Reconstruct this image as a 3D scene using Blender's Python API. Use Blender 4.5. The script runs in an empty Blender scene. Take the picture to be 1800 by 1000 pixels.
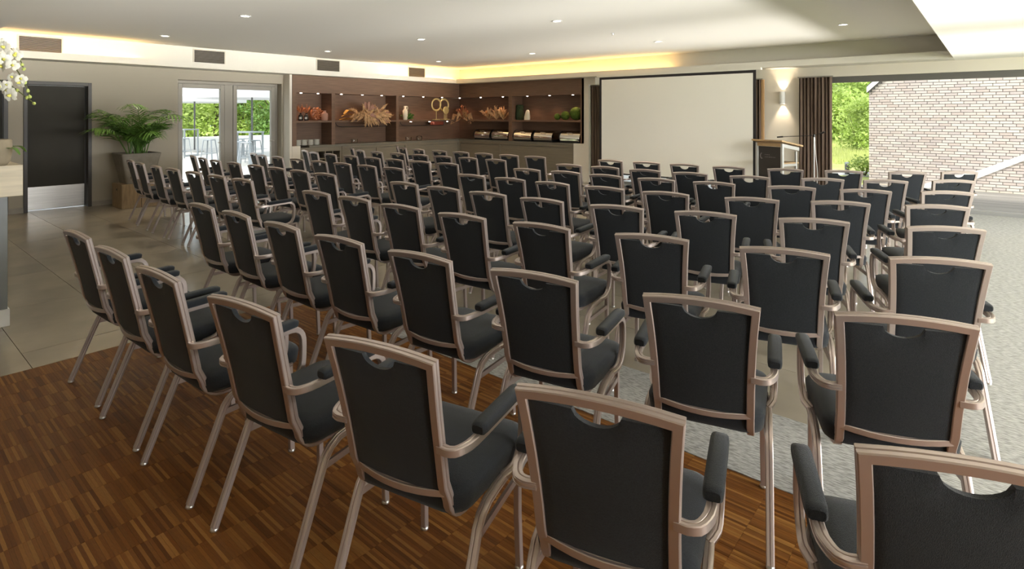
import bpy, math, random
from mathutils import Vector, Matrix
random.seed(7)
S = bpy.context.scene
COL = S.collection
PI = math.pi

# ------------------------------------------------------------------ camera
TH = math.radians(40.3); FX = 1000.0; Y0 = 203.0; CH = 1.62
FW = (-math.sin(TH), math.cos(TH)); RT = (math.cos(TH), math.sin(TH))
cam = bpy.data.cameras.new('camera'); co = bpy.data.objects.new('camera', cam); COL.objects.link(co)
co.location = (0, 0, CH); co.rotation_euler = (PI/2, 0, TH)
cam.sensor_width = 36; cam.lens = 36*FX/1800; cam.shift_y = -(500-Y0)/1800; cam.clip_start = .05; cam.clip_end = 400
S.camera = co
# ------------------------------------------------------------------ view, world, sun, daylight
vs = S.view_settings; vs.view_transform = 'Standard'; vs.look = 'None'; vs.gamma = 1; vs.use_curve_mapping = False
vs.exposure = 0.85
w = bpy.data.worlds.new('sky'); S.world = w; w.use_nodes = True
nt = w.node_tree; bg = nt.nodes['Background']
sk = nt.nodes.new('ShaderNodeTexSky'); sk.sky_type = 'NISHITA'; sk.sun_disc = False
sk.sun_elevation = math.radians(48); sk.sun_rotation = math.radians(160); sk.air_density = 1.2; sk.dust_density = 3.0
mx = nt.nodes.new('ShaderNodeMix'); mx.data_type = 'RGBA'; mx.inputs[0].default_value = .6
mx.inputs[7].default_value = (9.0, 9.3, 9.6, 1)
nt.links.new(sk.outputs[0], mx.inputs[6]); nt.links.new(mx.outputs[2], bg.inputs[0]); bg.inputs[1].default_value = .145

def light(name, typ, loc, rot=(0, 0, 0), energy=10, color=(1, 1, 1), **k):
    l = bpy.data.lights.new(name, typ); l.energy = energy; l.color = color
    for a, b in k.items(): setattr(l, a, b)
    o = bpy.data.objects.new(name, l); COL.objects.link(o); o.location = loc; o.rotation_euler = rot
    return o
sun = light('sun', 'SUN', (10, -20, 30), energy=2.2, color=(1, .96, .9), angle=.02)
sun.rotation_euler = Vector((-.30, .52, -.80)).to_track_quat('-Z', 'Y').to_euler()
# daylight through the window wall on the right (out of view): open sky, and an added upward beam in place of paving bounce, brightening the ceiling
def aim(v): return Vector(v).to_track_quat('-Z', 'Y').to_euler()
o_ = light('daylight_sky_right', 'AREA', (7.5, 4.6, 2.6), energy=1600, color=(.97, .985, 1), shape='RECTANGLE', size=14.0, size_y=3.6); o_.rotation_euler = aim((-1, 0, -.22))
o_ = light('ceiling_fill_right', 'AREA', (8.5, 5.6, .25), energy=170, color=(1, .97, .92), shape='RECTANGLE', size=14.0, size_y=.6, spread=.30); o_.rotation_euler = aim((-1, -.04, .21))

# ------------------------------------------------------------------ pixel helpers (photo is 1800x1000)
def ray(x): k = (x-900)/FX; return (FW[0]+RT[0]*k, FW[1]+RT[1]*k)
def onZ(x, y, z):
    d = ray(x); t = (z-CH)*FX/(Y0-y); return (d[0]*t, d[1]*t, z)
def onX(x, y, X):
    d = ray(x); t = X/d[0]; return (X, d[1]*t, CH+(Y0-y)/FX*t)
def onY(x, y, Y):
    d = ray(x); t = Y/d[1]; return (d[0]*t, Y, CH+(Y0-y)/FX*t)

# ------------------------------------------------------------------ materials
MATS = {}
def mat(name, color=(.5, .5, .5), rough=.5, metal=0., var=0., vscale=8., bump=0., bscale=60., spec=.5, sheen=0., coat=0.,
        emit=None, estr=0., stretch=None, trans=0., attr=None, col2=None, detail=4.):
    m = bpy.data.materials.new(name); m.use_nodes = True; MATS[name] = m
    n = m.node_tree.nodes; L = m.node_tree.links; p = n['Principled BSDF']
    p.inputs['Base Color'].default_value = (*color, 1); p.inputs['Roughness'].default_value = rough
    p.inputs['Metallic'].default_value = metal; p.inputs['Specular IOR Level'].default_value = spec
    if sheen: p.inputs['Sheen Weight'].default_value = sheen; p.inputs['Sheen Roughness'].default_value = .4
    if coat: p.inputs['Coat Weight'].default_value = coat; p.inputs['Coat Roughness'].default_value = .2
    if emit: p.inputs['Emission Color'].default_value = (*emit, 1); p.inputs['Emission Strength'].default_value = estr
    tc = n.new('ShaderNodeTexCoord'); vec = tc.outputs['Object']
    if stretch:
        mp = n.new('ShaderNodeMapping'); mp.inputs['Scale'].default_value = stretch
        L.new(vec, mp.inputs[0]); vec = mp.outputs[0]
    cs = None
    if var or col2:
        t = n.new('ShaderNodeTexNoise'); t.inputs['Scale'].default_value = vscale; t.inputs['Detail'].default_value = detail
        L.new(vec, t.inputs['Vector'])
        r = n.new('ShaderNodeValToRGB'); r.color_ramp.elements[0].position = .3; r.color_ramp.elements[1].position = .7
        c2 = col2 if col2 else tuple(min(1, c*(1+var)) for c in color)
        c1 = color if col2 else tuple(c*(1-var) for c in color)
        r.color_ramp.elements[0].color = (*c1, 1); r.color_ramp.elements[1].color = (*c2, 1)
        L.new(t.outputs['Fac'], r.inputs[0]); cs = r.outputs[0]
    if attr:
        a = n.new('ShaderNodeAttribute'); a.attribute_name = 'tint'
        if cs is None: cs = a.outputs['Color']
        else:
            q = n.new('ShaderNodeMix'); q.data_type = 'RGBA'; q.blend_type = 'MULTIPLY'; q.inputs[0].default_value = 1
            L.new(cs, q.inputs[6]); L.new(a.outputs['Color'], q.inputs[7]); cs = q.outputs[2]
    if cs is not None: L.new(cs, p.inputs['Base Color'])
    if bump:
        t = n.new('ShaderNodeTexNoise'); t.inputs['Scale'].default_value = bscale; t.inputs['Detail'].default_value = 3
        L.new(vec, t.inputs['Vector'])
        b = n.new('ShaderNodeBump'); b.inputs['Strength'].default_value = bump; b.inputs['Distance'].default_value = .01
        L.new(t.outputs['Fac'], b.inputs['Height']); L.new(b.outputs[0], p.inputs['Normal'])
    if trans:
        tr = n.new('ShaderNodeBsdfTranslucent'); ms = n.new('ShaderNodeMixShader'); ms.inputs[0].default_value = trans
        if cs is not None: L.new(cs, tr.inputs[0])
        else: tr.inputs[0].default_value = (*color, 1)
        L.new(p.outputs[0], ms.inputs[1]); L.new(tr.outputs[0], ms.inputs[2]); L.new(ms.outputs[0], n['Material Output'].inputs[0])
    return m

mat('plaster', (.74, .69, .60), .9, bump=.05, bscale=200)
mat('ceiling_paint', (.88, .86, .80), .9)
mat('greige', (.42, .38, .305), .9, bump=.05, bscale=200)
mat('white_trim', (.72, .69, .61), .7)
mat('tile', (.36, .315, .245), .22, var=.16, vscale=1.6, attr=True, detail=6, bump=.02, bscale=8)
mat('grout', (.16, .15, .13), .9)
mat('carpet', (.50, .50, .48), .95, var=.10, vscale=2.2)
mat('parquet', (1, 1, 1), .45, var=.22, vscale=30, stretch=(1, 9, 1), attr=True, spec=.2)
mat('taupe_metal', (.51, .43, .395), .34, metal=.65, spec=.5)
mat('fabric', (.021, .024, .028), .92, var=.25, vscale=240, bump=.35, bscale=500, sheen=.22, spec=.25)
mat('dark_wood', (.165, .094, .058), .5, var=.22, vscale=7, stretch=(.35, .35, 9))
mat('cabinet_wood', (.20, .172, .125), .5, var=.15, vscale=7, stretch=(.35, .35, 9))
mat('worktop', (.17, .155, .12), .35, var=.1)
mat('steel', (.62, .60, .57), .32, metal=1., var=.1, vscale=5, stretch=(.3, .3, 12))
mat('chrome', (.80, .79, .76), .09, metal=1.)
mat('black_plastic', (.012, .012, .012), .35)
mat('door_grey', (.055, .051, .042), .7, spec=.25, var=.08, vscale=2)
mat('door_frame', (.042, .036, .03), .45)
mat('alu', (.30, .275, .235), .45, metal=.25)
mat('frame_dark', (.13, .125, .115), .5)
mat('alu_grey', (.33, .33, .32), .4, metal=.3)
mat('screen', (.85, .83, .75), .85)
mat('screen_black', (.016, .013, .014), .6)
mat('curtain', (.135, .09, .065), .9, var=.12, vscale=5, sheen=.1, stretch=(6, 6, .2))
mat('curtain_lining', (.42, .25, .12), .9)
mat('pot', (.27, .24, .195), .8, var=.12, vscale=12, bump=.1)
mat('soil', (.03, .02, .014), 1, bump=.6, bscale=40)
mat('oak', (.46, .31, .16), .55, var=.25, vscale=5, stretch=(1, 1, 9))
mat('plinth_oak', (.40, .285, .165), .6, var=.22, vscale=5, stretch=(8, 8, 1))
mat('palm', (.12, .24, .045), .36, var=.45, vscale=6, trans=.25)
mat('palm_stem', (.12, .16, .05), .6)
mat('orchid_white', (.86, .86, .78), .6, trans=.3)
mat('orchid_lip', (.62, .60, .12), .6)
mat('orchid_bud', (.50, .58, .16), .5)
mat('orchid_stem', (.09, .10, .03), .6)
mat('clay', (.34, .285, .20), .85, var=.15)
mat('travertine', (.66, .575, .42), .45, var=.12, vscale=5, stretch=(1, .6, 6))
mat('counter_panel', (.21, .225, .225), .4, var=.06)
mat('white_lacquer', (.82, .82, .80), .4)
mat('vent_dark', (.05, .042, .035), .5)
mat('vent_slat', (.17, .135, .095), .5)
mat('stone_base', (.34, .31, .26), .5, var=.1)
mat('vent_frame', (.62, .57, .47), .6)
mat('led', (1, .8, .5), .5, emit=(1, .66, .27), estr=5)
mat('lamp_glow', (1, 1, 1), .5, emit=(1, .95, .85), estr=7)
mat('spot_glow', (1, 1, 1), .5, emit=(1, .90, .80), estr=9)
mat('gold', (.80, .63, .28), .38, metal=.5, bump=.4, bscale=90)
mat('pampas', (.66, .42, .22), .9, var=.25, vscale=14, trans=.2)
mat('ochre_leaf', (.68, .42, .10), .8, var=.2, vscale=8, trans=.2)
mat('russet', (.42, .16, .07), .85, var=.35, vscale=18, trans=.15)
mat('blush', (.46, .25, .18), .75)
mat('smoked_glass', (.02, .018, .016), .12)
mat('label_paper', (.55, .53, .50), .8)
mat('cream', (.80, .73, .55), .6, bump=.1)
mat('moss', (.075, .125, .010), .95, var=.5, vscale=40, bump=1., bscale=70)
mat('moss_dark', (.022, .04, .014), .95, var=.5, vscale=30, bump=1., bscale=60)
mat('porcelain', (.84, .83, .76), .25)
mat('copper_red', (.40, .10, .06), .35, metal=.5)
mat('lectern_dark', (.035, .030, .027), .5)
mat('lectern_alu', (.60, .60, .57), .35, metal=.5)
mat('lectern_print', (.22, .21, .21), .6)
mat('brick', (1, 1, 1), .9, attr=True, bump=.15, bscale=60)
mat('mortar', (.27, .25, .235), .95)
mat('deck', (.30, .275, .25), .7, var=.2, vscale=6, stretch=(.3, 8, 1), attr=True)
mat('paving', (.50, .49, .46), .9, var=.06, vscale=1.5)
mat('grass', (.48, .52, .17), 1, var=.3, vscale=.6)
mat('grass_blade', (.58, .62, .24), .9, var=.3, vscale=.5, trans=.3)
mat('leaf_a', (.27, .42, .10), .7, var=.45, vscale=.9, trans=.35)
mat('leaf_b', (.46, .58, .17), .7, var=.4, vscale=.8, trans=.35)
mat('leaf_c', (.17, .29, .08), .7, var=.4, vscale=.8, trans=.3)
mat('bark', (.10, .075, .05), .9)
mat('umbrella', (.66, .66, .68), .9, trans=.25)
mat('pole_dark', (.10, .10, .105), .5)
mat('galvanised', (.30, .33, .36), .45, metal=.3)
mat('render_white', (.80, .80, .77), .9)
mat('roof', (.10, .09, .085), .8)
def glass():
    m = bpy.data.materials.new('glass'); m.use_nodes = True; n = m.node_tree.nodes; L = m.node_tree.links
    n.remove(n['Principled BSDF'])
    a = n.new('ShaderNodeBsdfTransparent'); a.inputs[0].default_value = (.96, .98, .97, 1)
    g = n.new('ShaderNodeBsdfGlossy'); g.inputs['Roughness'].default_value = .02
    fr = n.new('ShaderNodeFresnel'); fr.inputs[0].default_value = 1.18
    s = n.new('ShaderNodeMixShader'); L.new(fr.outputs[0], s.inputs[0]); L.new(a.outputs[0], s.inputs[1]); L.new(g.outputs[0], s.inputs[2])
    L.new(s.outputs[0], n['Material Output'].inputs[0]); MATS['glass'] = m
glass()
def carpet_nodes():
    m = MATS['carpet']; n = m.node_tree.nodes; L = m.node_tree.links; p = n['Principled BSDF']
    tc = n.new('ShaderNodeTexCoord'); mp = n.new('ShaderNodeMapping'); mp.inputs['Scale'].default_value = (26, 130, 1); mp.inputs['Rotation'].default_value = (0, 0, .12)
    t = n.new('ShaderNodeTexNoise'); t.inputs['Scale'].default_value = 1.; t.inputs['Detail'].default_value = 2
    L.new(tc.outputs['Object'], mp.inputs[0]); L.new(mp.outputs[0], t.inputs['Vector'])
    r = n.new('ShaderNodeValToRGB'); r.color_ramp.elements[0].position = .36; r.color_ramp.elements[1].position = .60
    r.color_ramp.elements[0].color = (.25, .245, .225, 1); r.color_ramp.elements[1].color = (.50, .495, .47, 1)
    L.new(t.outputs['Fac'], r.inputs[0]); L.new(r.outputs[0], p.inputs['Base Color'])
    b = n.new('ShaderNodeBump'); b.inputs['Strength'].default_value = .4; b.inputs['Distance'].default_value = .006
    L.new(t.outputs['Fac'], b.inputs['Height']); L.new(b.outputs[0], p.inputs['Normal'])
carpet_nodes()

# ------------------------------------------------------------------ mesh helpers
def norm(v): return Vector(v).normalized()
class MB:
    def __init__(s): s.v = []; s.f = []; s.tint = []
    def add(s, vs_, fs, M=None, tint=None):
        o = len(s.v)
        s.v += [tuple(M @ Vector(p)) if M else tuple(p) for p in vs_]
        s.f += [tuple(i+o for i in f) for f in fs]
        if tint: s.tint += [tint]*len(fs)
        return s
    def box(s, x0, x1, y0, y1, z0, z1, M=None, tint=None):
        return s.add([(x0, y0, z0), (x1, y0, z0), (x1, y1, z0), (x0, y1, z0), (x0, y0, z1), (x1, y0, z1), (x1, y1, z1), (x0, y1, z1)],
                     [(0, 3, 2, 1), (4, 5, 6, 7), (0, 1, 5, 4), (1, 2, 6, 5), (2, 3, 7, 6), (3, 0, 4, 7)], M, tint)
    def loops(s, ls, cap0=True, cap1=True, M=None):
        n = len(ls[0]); vs_ = [p for l in ls for p in l]; fs = []
        for i in range(len(ls)-1):
            for j in range(n):
                k = (j+1) % n; fs.append((i*n+j, i*n+k, (i+1)*n+k, (i+1)*n+j))
        if cap0: fs.append(tuple(range(n-1, -1, -1)))
        if cap1: fs.append(tuple((len(ls)-1)*n+j for j in range(n)))
        return s.add(vs_, fs, M)
    def lathe(s, prof, n=16, M=None, cap0=True, cap1=True):
        ls = [[(r*math.cos(2*PI*j/n), r*math.sin(2*PI*j/n), z) for j in range(n)] for r, z in prof]
        return s.loops(ls, cap0, cap1, M)
    def sweep(s, path, prof, n0, M=None, cap=True, scale=None):
        P = [Vector(p) for p in path]; N = len(P); ls = []
        a = Vector(n0)
        tp = None
        for i in range(N):
            d0 = (P[i]-P[i-1]).normalized() if i > 0 else (P[1]-P[0]).normalized()
            d1 = (P[i+1]-P[i]).normalized() if i < N-1 else d0
            t = (d0+d1).normalized()
            if tp is None: a = (a-t*a.dot(t)).normalized()
            else:
                q = tp.rotation_difference(t); a = (q @ a); a = (a-t*a.dot(t)).normalized()
            tp = t; b = t.cross(a)
            m = d1-d0; k = 1
            if m.length > 1e-4: m.normalize(); k = 1/max(.35, t.dot(d1))
            sc = scale[i] if scale else 1
            L = []
            for (u, v) in prof:
                o = (a*u+b*v)*sc
                if k > 1.0001: o = o+m*(o.dot(m))*(k-1)
                L.append(tuple(P[i]+o))
            ls.append(L)
        return s.loops(ls, cap, cap, M)
    def tube(s, path, r, n=8, n0=None, M=None, scale=None):
        if n0 is None:
            d = norm(Vector(path[1])-Vector(path[0])); n0 = Vector((1, 0, 0)) if abs(d.x) < .8 else Vector((0, 1, 0))
        return s.sweep(path, [(r*math.cos(2*PI*j/n), r*math.sin(2*PI*j/n)) for j in range(n)], n0, M, True, scale)
    def mesh(s, name, smooth=None):
        me = bpy.data.meshes.new(name); me.from_pydata(s.v, [], s.f); me.update()
        if s.tint:
            at = me.attributes.new('tint', 'FLOAT_COLOR', 'FACE')
            for i, c in enumerate(s.tint): at.data[i].color = (*c, 1)
        if smooth:
            me.shade_smooth(); me.set_sharp_from_angle(angle=smooth)
        return me
    def build(s, name, m, parent=None, smooth=None, bevel=0, loc=None, rot=None):
        return link(name, s.mesh(name, smooth), m, parent, bevel, loc, rot)
def link(name, me, m, parent=None, bevel=0, loc=None, rot=None):
    if m and not me.materials: me.materials.append(MATS[m])
    o = bpy.data.objects.new(name, me); COL.objects.link(o)
    if parent: o.parent = parent
    if loc: o.location = loc
    if rot: o.rotation_euler = rot
    if bevel:
        b = o.modifiers.new('bevel', 'BEVEL'); b.width = bevel; b.segments = 2; b.limit_method = 'ANGLE'; b.angle_limit = .6
    return o
def tag(o, label, cat, group=None):
    o['label'] = label; o['category'] = cat
    if group: o['group'] = group
    return o
def thing(name, label, cat, loc=(0, 0, 0), rotz=0, group=None):
    o = bpy.data.objects.new(name, None); COL.objects.link(o); o.empty_display_size = .1
    o.location = loc; o.rotation_euler = (0, 0, rotz); return tag(o, label, cat, group)
def struct(o): o['kind'] = 'structure'; return o
def bx(name, m, b, parent=None, bevel=0): return MB().box(*b).build(name, m, parent, bevel=bevel)
def dup(root, loc, rotz=0, label=None, scale=None):
    r = root.copy(); COL.objects.link(r); r.location = loc; r.rotation_euler = (0, 0, rotz)
    if scale: r.scale = scale
    if label: r['label'] = label
    for ch in root.children:
        c = ch.copy(); COL.objects.link(c); c.parent = r
        for g in ch.children:
            d = g.copy(); COL.objects.link(d); d.parent = c
    return r
def catmull(pts, n=4):
    P = [Vector(p) for p in pts]; out = []
    for i in range(len(P)-1):
        p0 = P[max(0, i-1)]; p1 = P[i]; p2 = P[i+1]; p3 = P[min(len(P)-1, i+2)]
        for k in range(n):
            t = k/n
            out.append(.5*((2*p1)+(p2-p0)*t+(2*p0-5*p1+4*p2-p3)*t*t+(3*p1-p0-3*p2+p3)*t**3))
    out.append(P[-1]); return out
def rrect(w, d, r, n=4, cx=0, cy=0, z=0):
    L = []
    for k, (sx, sy) in enumerate(((1, 1), (-1, 1), (-1, -1), (1, -1))):
        for j in range(n+1):
            a = PI/2*(k+j/n); L.append((cx+sx*(w/2-r)+r*math.cos(a), cy+sy*(d/2-r)+r*math.sin(a), z))
    return L

# ================================================================== room shell
LX = -12.3; BY = 12.0; RX = 4.5; NY = -3.0; ZL = 2.54; ZU = 2.96
UX = -12.0; UY = 11.75                      # front planes of the display cabinets
WX = -4.70; WY = 2.63; CY1 = 3.27; CX1 = -.45  # parquet / carpet limits

floor = struct(bx('floor', 'grout', (-12.9, RX, NY, 12.3, -.12, -.014)))
# stone tiles, 1.25 x 0.62 m
tint = lambda a, b: (lambda k: (k, k*.995, k*.985))(random.uniform(a, b))
tcache = []
for i in range(6):
    m = MB().box(.002, 1.248, .002, .618, -.014, 0, tint=tint(.88, 1.12)); tcache.append(m.mesh('tile')); tcache[-1].materials.append(MATS['tile'])
def tile_at(x0, x1, y0, y1):
    if x1-x0 < .03 or y1-y0 < .03: return
    if abs(x1-x0-1.25) < .01 and abs(y1-y0-.62) < .01: link('tile', random.choice(tcache), None, floor, loc=(x0, y0, 0))
    else: MB().box(x0+.002, x1-.002, y0+.002, y1-.002, -.014, 0, tint=tint(.88, 1.12)).build('tile', 'tile', floor)
j = 0; y = .793-.62*4
while y < 12.2:
    off = (j % 2)*.62; x = -12.55+off-1.25
    while x < 0:
        a0, a1, b0, b1 = x, x+1.25, y, min(y+.62, 12.25)
        a0 = max(a0, -12.85)
        if b1 <= WY+.03: lim = WX
        elif b0 < CY1-.05: lim = WX
        else: lim = CX1
        a1 = min(a1, lim)
        if a1 > a0 and b0 > -1.0:
            tile_at(a0, a1, b0, b1)
        x += 1.25
    y += .62; j += 1
# parquet of upright oak lamellae
woods = [(c[0]*1.45, c[1]*1.2, c[2]*.75) for c in ((.140, .060, .018), (.165, .076, .024), (.20, .097, .033), (.150, .066, .020), (.235, .122, .045), (.175, .083, .028), (.110, .046, .014), (.265, .146, .058), (.160, .076, .027))]
SL, SW = .172, .0131
strips = []
nx = int((1.2-WX)/SL); ny = int((WY+.35)/SW)
for i in range(nx):
    base = random.random()
    for k in range(ny):
        x0 = WX+i*SL; y1 = WY-k*SW
        cx, cy = x0+SL/2, y1-SW/2
        dep = cx*FW[0]+cy*FW[1]; lat = cx*RT[0]+cy*RT[1]
        vis = dep > .5 and -20 < 900+FX*lat/dep < 1300 and Y0+FX*CH/dep < 1010
        strips.append((dep if vis and 900+FX*lat/dep < 700 else 99+dep, x0, y1))
strips.sort()
smesh = []
for i, c in enumerate(woods*2):
    q = 1.0 if i < 9 else .88
    m = MB().box(0, SL-.0008, -SW+.0004, 0, -.014, 0, tint=tuple(v*q for v in c)).mesh('parquet_strip'); m.materials.append(MATS['parquet']); smesh.append(m)
rest = MB()
for n_, (d, x0, y1) in enumerate(strips):
    z = random.uniform(-.0006, .0004)
    if n_ < 300: link('parquet_strip', random.choice(smesh), None, floor, loc=(x0, y1, z))
    else:
        c = random.choice(woods); q = random.choice((1., .88))
        rest.box(x0, x0+SL-.0008, y1-SW+.0004, y1, -.014, z, tint=tuple(v*q for v in c))
r_ = rest.build('parquet', 'parquet', floor); r_['kind'] = 'stuff'
m = MB()
for xx in range(6): m.box(1.2+.0+xx*.56, 1.2+xx*.56+.558, -2.99, WY, -.014, -.0005, tint=woods[xx % 9])
for xx in range(12): m.box(WX+xx*.492, WX+xx*.492+.49, -2.99, -.37, -.014, -.0005, tint=woods[(xx*2) % 9])
r_ = m.build('parquet_board', 'parquet', floor); r_['kind'] = 'stuff'
m = MB(); m.box(WX, RX, WY, CY1, -.014, .004); m.box(CX1, RX, CY1, 12.05, -.014, .004)
struct(m.build('carpet', 'carpet'))['label'] = 'light grey ribbed carpet running in front of the parquet and along the window side'

# ceilings
struct(bx('ceiling', 'ceiling_paint', (-12.0, -.5, 1.09, 11.8, ZU, ZU+.08)))
m = MB(); m.box(-.5, RX, NY, BY+.3, ZL, 3.04); m.box(-12.9, -.5, NY, 1.09, ZL, 3.04)
struct(m.build('ceiling_border', 'ceiling_paint'))['label'] = 'lower white ceiling border around the raised tray'
m = MB(); m.box(-12.9, -11.97, 1.09, 12.3, ZL+.04, 3.04); m.box(-12.9, -11.80, 1.09, 12.3, ZL, ZL+.04)
m.box(-11.83, -11.80, 1.09, 11.48, ZL+.04, ZL+.115)
struct(m.build('trim_1', 'white_trim'))
m = MB(); m.box(-11.97, -.5, 11.73, 12.3, ZL+.04, 3.04); m.box(-11.80, -.5, 11.45, 12.3, ZL, ZL+.04)
m.box(-11.80, -.5, 11.45, 11.48, ZL+.04, ZL+.115)
struct(m.build('trim_2', 'white_trim'))
def cove(a, b, axis, pos):
    if axis == 'y':
        o = bx('led_strip', 'led', (pos-.008, pos+.008, a, b, ZL+.045, ZL+.058))
        light('cove_light', 'AREA', (pos, (a+b)/2, ZL+.075), (PI, 0, 0), 1.7*(b-a), (1, .60, .21), shape='RECTANGLE', size=.05, size_y=b-a)
    else:
        o = bx('led_strip', 'led', (a, b, pos-.008, pos+.008, ZL+.045, ZL+.058))
        light('cove_light', 'AREA', ((a+b)/2, pos, ZL+.075), (PI, 0, 0), 1.7*(b-a), (1, .60, .21), shape='RECTANGLE', size=b-a, size_y=.05)
    return o
y_end = onX(245, 100, -11.9)[1]; y_st = onX(670, 125, -11.9)[1]; x_end = onY(1178, 118, 11.6)[0]
G = 'warm led strips in the ceiling cove'
tag(cove(1.15, y_end, 'y', -11.90), 'glowing warm strip light in the cove above the dark grey door', 'strip light', G)
tag(cove(y_st, 11.5, 'y', -11.90), 'glowing warm strip light in the cove above the left run of display shelves', 'strip light', G)
tag(cove(-11.8, x_end, 'x', 11.60), 'glowing warm strip light in the cove above the chafing dishes', 'strip light', G)

# left wall with door recess and glazed double door
D0, D1 = onX(41, 375, LX)[1], onX(161, 363, LX)[1]; DZ = 2.20
E0, E1 = onX(313, 300, LX)[1], onX(495, 300, LX)[1]; EZ = onX(400, 143.5, LX)[2]
B1 = onX(14, 300, LX)[1]
m = MB()
m.box(-12.6, LX, NY, B1-1.0, 0, ZL); m.box(-12.6, LX, B1-1.0, B1, 2.2, ZL); m.box(-12.6, LX, B1, D0, 0, ZL); m.box(-12.6, LX, D0, D1, DZ, ZL)
m.box(-12.6, LX, D1, E0, 0, ZL); m.box(-12.6, LX, E0, E1, EZ, ZL); m.box(-12.6, LX, E1, 6.60, 0, ZL)
struct(m.build('wall_left', 'greige'))
m = MB(); m.box(LX, LX+.015, B1, D0, 0, .09); m.box(LX, LX+.015, D1, E0, 0, .09)
struct(m.build('baseboard_left', 'stone_base'))
# dark grey door
d1 = struct(thing('door_1', 'dark grey door with a brushed steel kick plate', 'door', (LX, (D0+D1)/2, 0))); hw = (D1-D0)/2
m = MB(); m.box(-.28, .02, -hw, -hw+.055, 0, DZ); m.box(-.28, .02, hw-.055, hw, 0, DZ); m.box(-.28, .02, -hw+.055, hw-.055, DZ-.06, DZ)
m.build('door_frame', 'door_frame', d1, bevel=.004)
bx('door_leaf', 'door_grey', (-.22, -.17, -hw+.06, hw-.06, .01, DZ-.065), d1)
bx('kick_plate', 'steel', (-.17, -.163, -hw+.07, hw-.07, .015, .40), d1)
del d1['category']
d2 = struct(thing('door_2', 'dark panel door behind the orchid', 'door', (LX, B1-.5, 0)))
m = MB(); m.box(-.28, .02, -.5, -.445, 0, 2.2); m.box(-.28, .02, .445, .5, 0, 2.2); m.box(-.28, .02, -.445, .445, 2.14, 2.2)
m.build('door_frame', 'door_frame', d2); bx('door_leaf', 'door_grey', (-.1, -.05, -.44, .44, .01, 2.135), d2)
del d2['category']
# glazed double door
GX = -12.52
g0, g1 = E0, E1
w1 = struct(thing('window_1', 'aluminium framed glazed double door to the terrace', 'window', (GX, 0, 0))); del w1['category']
yc0, yc1 = onX(392, 200, GX)[1], onX(410, 200, GX)[1]
m = MB(); m.box(-.06, .03, g0, g0+.06, 0, EZ); m.box(-.06, .03, g1-.06, g1, 0, EZ); m.box(-.06, .03, g0+.06, g1-.06, EZ-.06, EZ); m.box(-.06, .03, yc0+.02, yc1-.02, 0, EZ-.06)
m.build('window_frame', 'alu', w1, bevel=.004)
for (a, b) in ((g0+.06, yc0+.02), (yc1-.02, g1-.06)):
    f = MB(); wd = .085
    f.box(-.05, .04, a+.004, a+wd, .01, EZ-.065); f.box(-.05, .04, b-wd, b-.004, .01, EZ-.065)
    f.box(-.05, .04, a+wd, b-wd, EZ-.065-wd, EZ-.065); f.box(-.05, .04, a+wd, b-wd, .01, .12)
    l = f.build('door_leaf', 'alu', w1, bevel=.005)
    bx('pane', 'glass', (-.006, .002, a+wd, b-wd, .12, EZ-.065-wd), l)
    h = MB().tube([(.04, b-.045, 1.05), (.085, b-.045, 1.05), (.085, b-.045, 1.05), (.085, b-.16, 1.05)], .008); h.build('handle', 'steel', l, smooth=.6)

# back wall: pillar, window behind the screen, big window
PX0, PX1 = -7.72, -7.52
SW0, SW1 = -7.3, -3.62; BW0 = -2.80; WZ = 2.345
m = MB(); m.box(SW1, BW0, BY, BY+.25, 0, WZ); m.box(-7.72, RX, BY, BY+.25, WZ, ZL); m.box(-7.72, SW0, BY, BY+.25, 0, WZ)
m.box(PX0, PX1, UY-.0, BY-.002, 0, ZL)
m.box(PX1, SW0-.02, 11.72, BY-.002, 2.36, ZL-.002)
struct(m.build('wall_back', 'plaster'))
def big_window(name, x0, x1, label, mull=()):
    r = struct(thing(name, label, 'window', (0, BY+.08, 0))); del r['category']
    m = MB(); m.box(x0, x0+.06, 0, .1, 0, WZ); m.box(x1-.06, x1, 0, .1, 0, WZ); m.box(x0+.06, x1-.06, 0, .1, WZ-.11, WZ)
    for q in mull: m.box(q-.035, q+.035, 0, .1, .06, WZ-.11)
    m.build('window_frame', 'frame_dark', r)
    bx('window_sill', 'alu_grey', (x0+.06, x1-.06, -.06, .14, .0, .06), r)
    ed = [x0+.06, *mull, x1-.06]
    for a, b in zip(ed, ed[1:]): bx('pane', 'glass', (a, b, .045, .055, .06, WZ-.11), r)
    return r
big_window('window_2', BW0, RX-.05, 'floor to ceiling window looking out on a brick gable', (1.9,))
big_window('window_3', SW0, SW1, 'window hidden behind the projection screen', (-5.5,))
# right wall (window wall out of view) and rear wall
m = MB(); m.box(RX, RX+.25, NY, .9, 0, ZL); m.box(RX, RX+.25, 11.3, BY+.25, 0, ZL); m.box(RX, RX+.25, .9, 11.3, 2.42, ZL)
for q in (4.4, 7.6): m.box(RX, RX+.25, q, q+.5, 0, 2.42)
struct(m.build('wall_right', 'plaster'))
m = MB(); m.box(-12.6, RX+.25, NY-.25, NY, 0, ZL)
struct(m.build('wall_rear', 'plaster'))
# outer roof slab so that the sky lights the room only by its windows
struct(bx('roof_slab', 'roof', (-12.95, 4.8, -3.3, 12.35, 3.05, 3.25)))['label'] = 'flat roof slab above the room'
# wall behind the cabinets
m = MB(); m.box(-12.95, -12.5, 6.6, 12.6, 0, ZL); m.box(-12.5, -7.72, 12.25, 12.6, 0, ZL); struct(m.build('wall_niche', 'plaster'))['label'] = 'plaster wall enclosing the display shelves'

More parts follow.
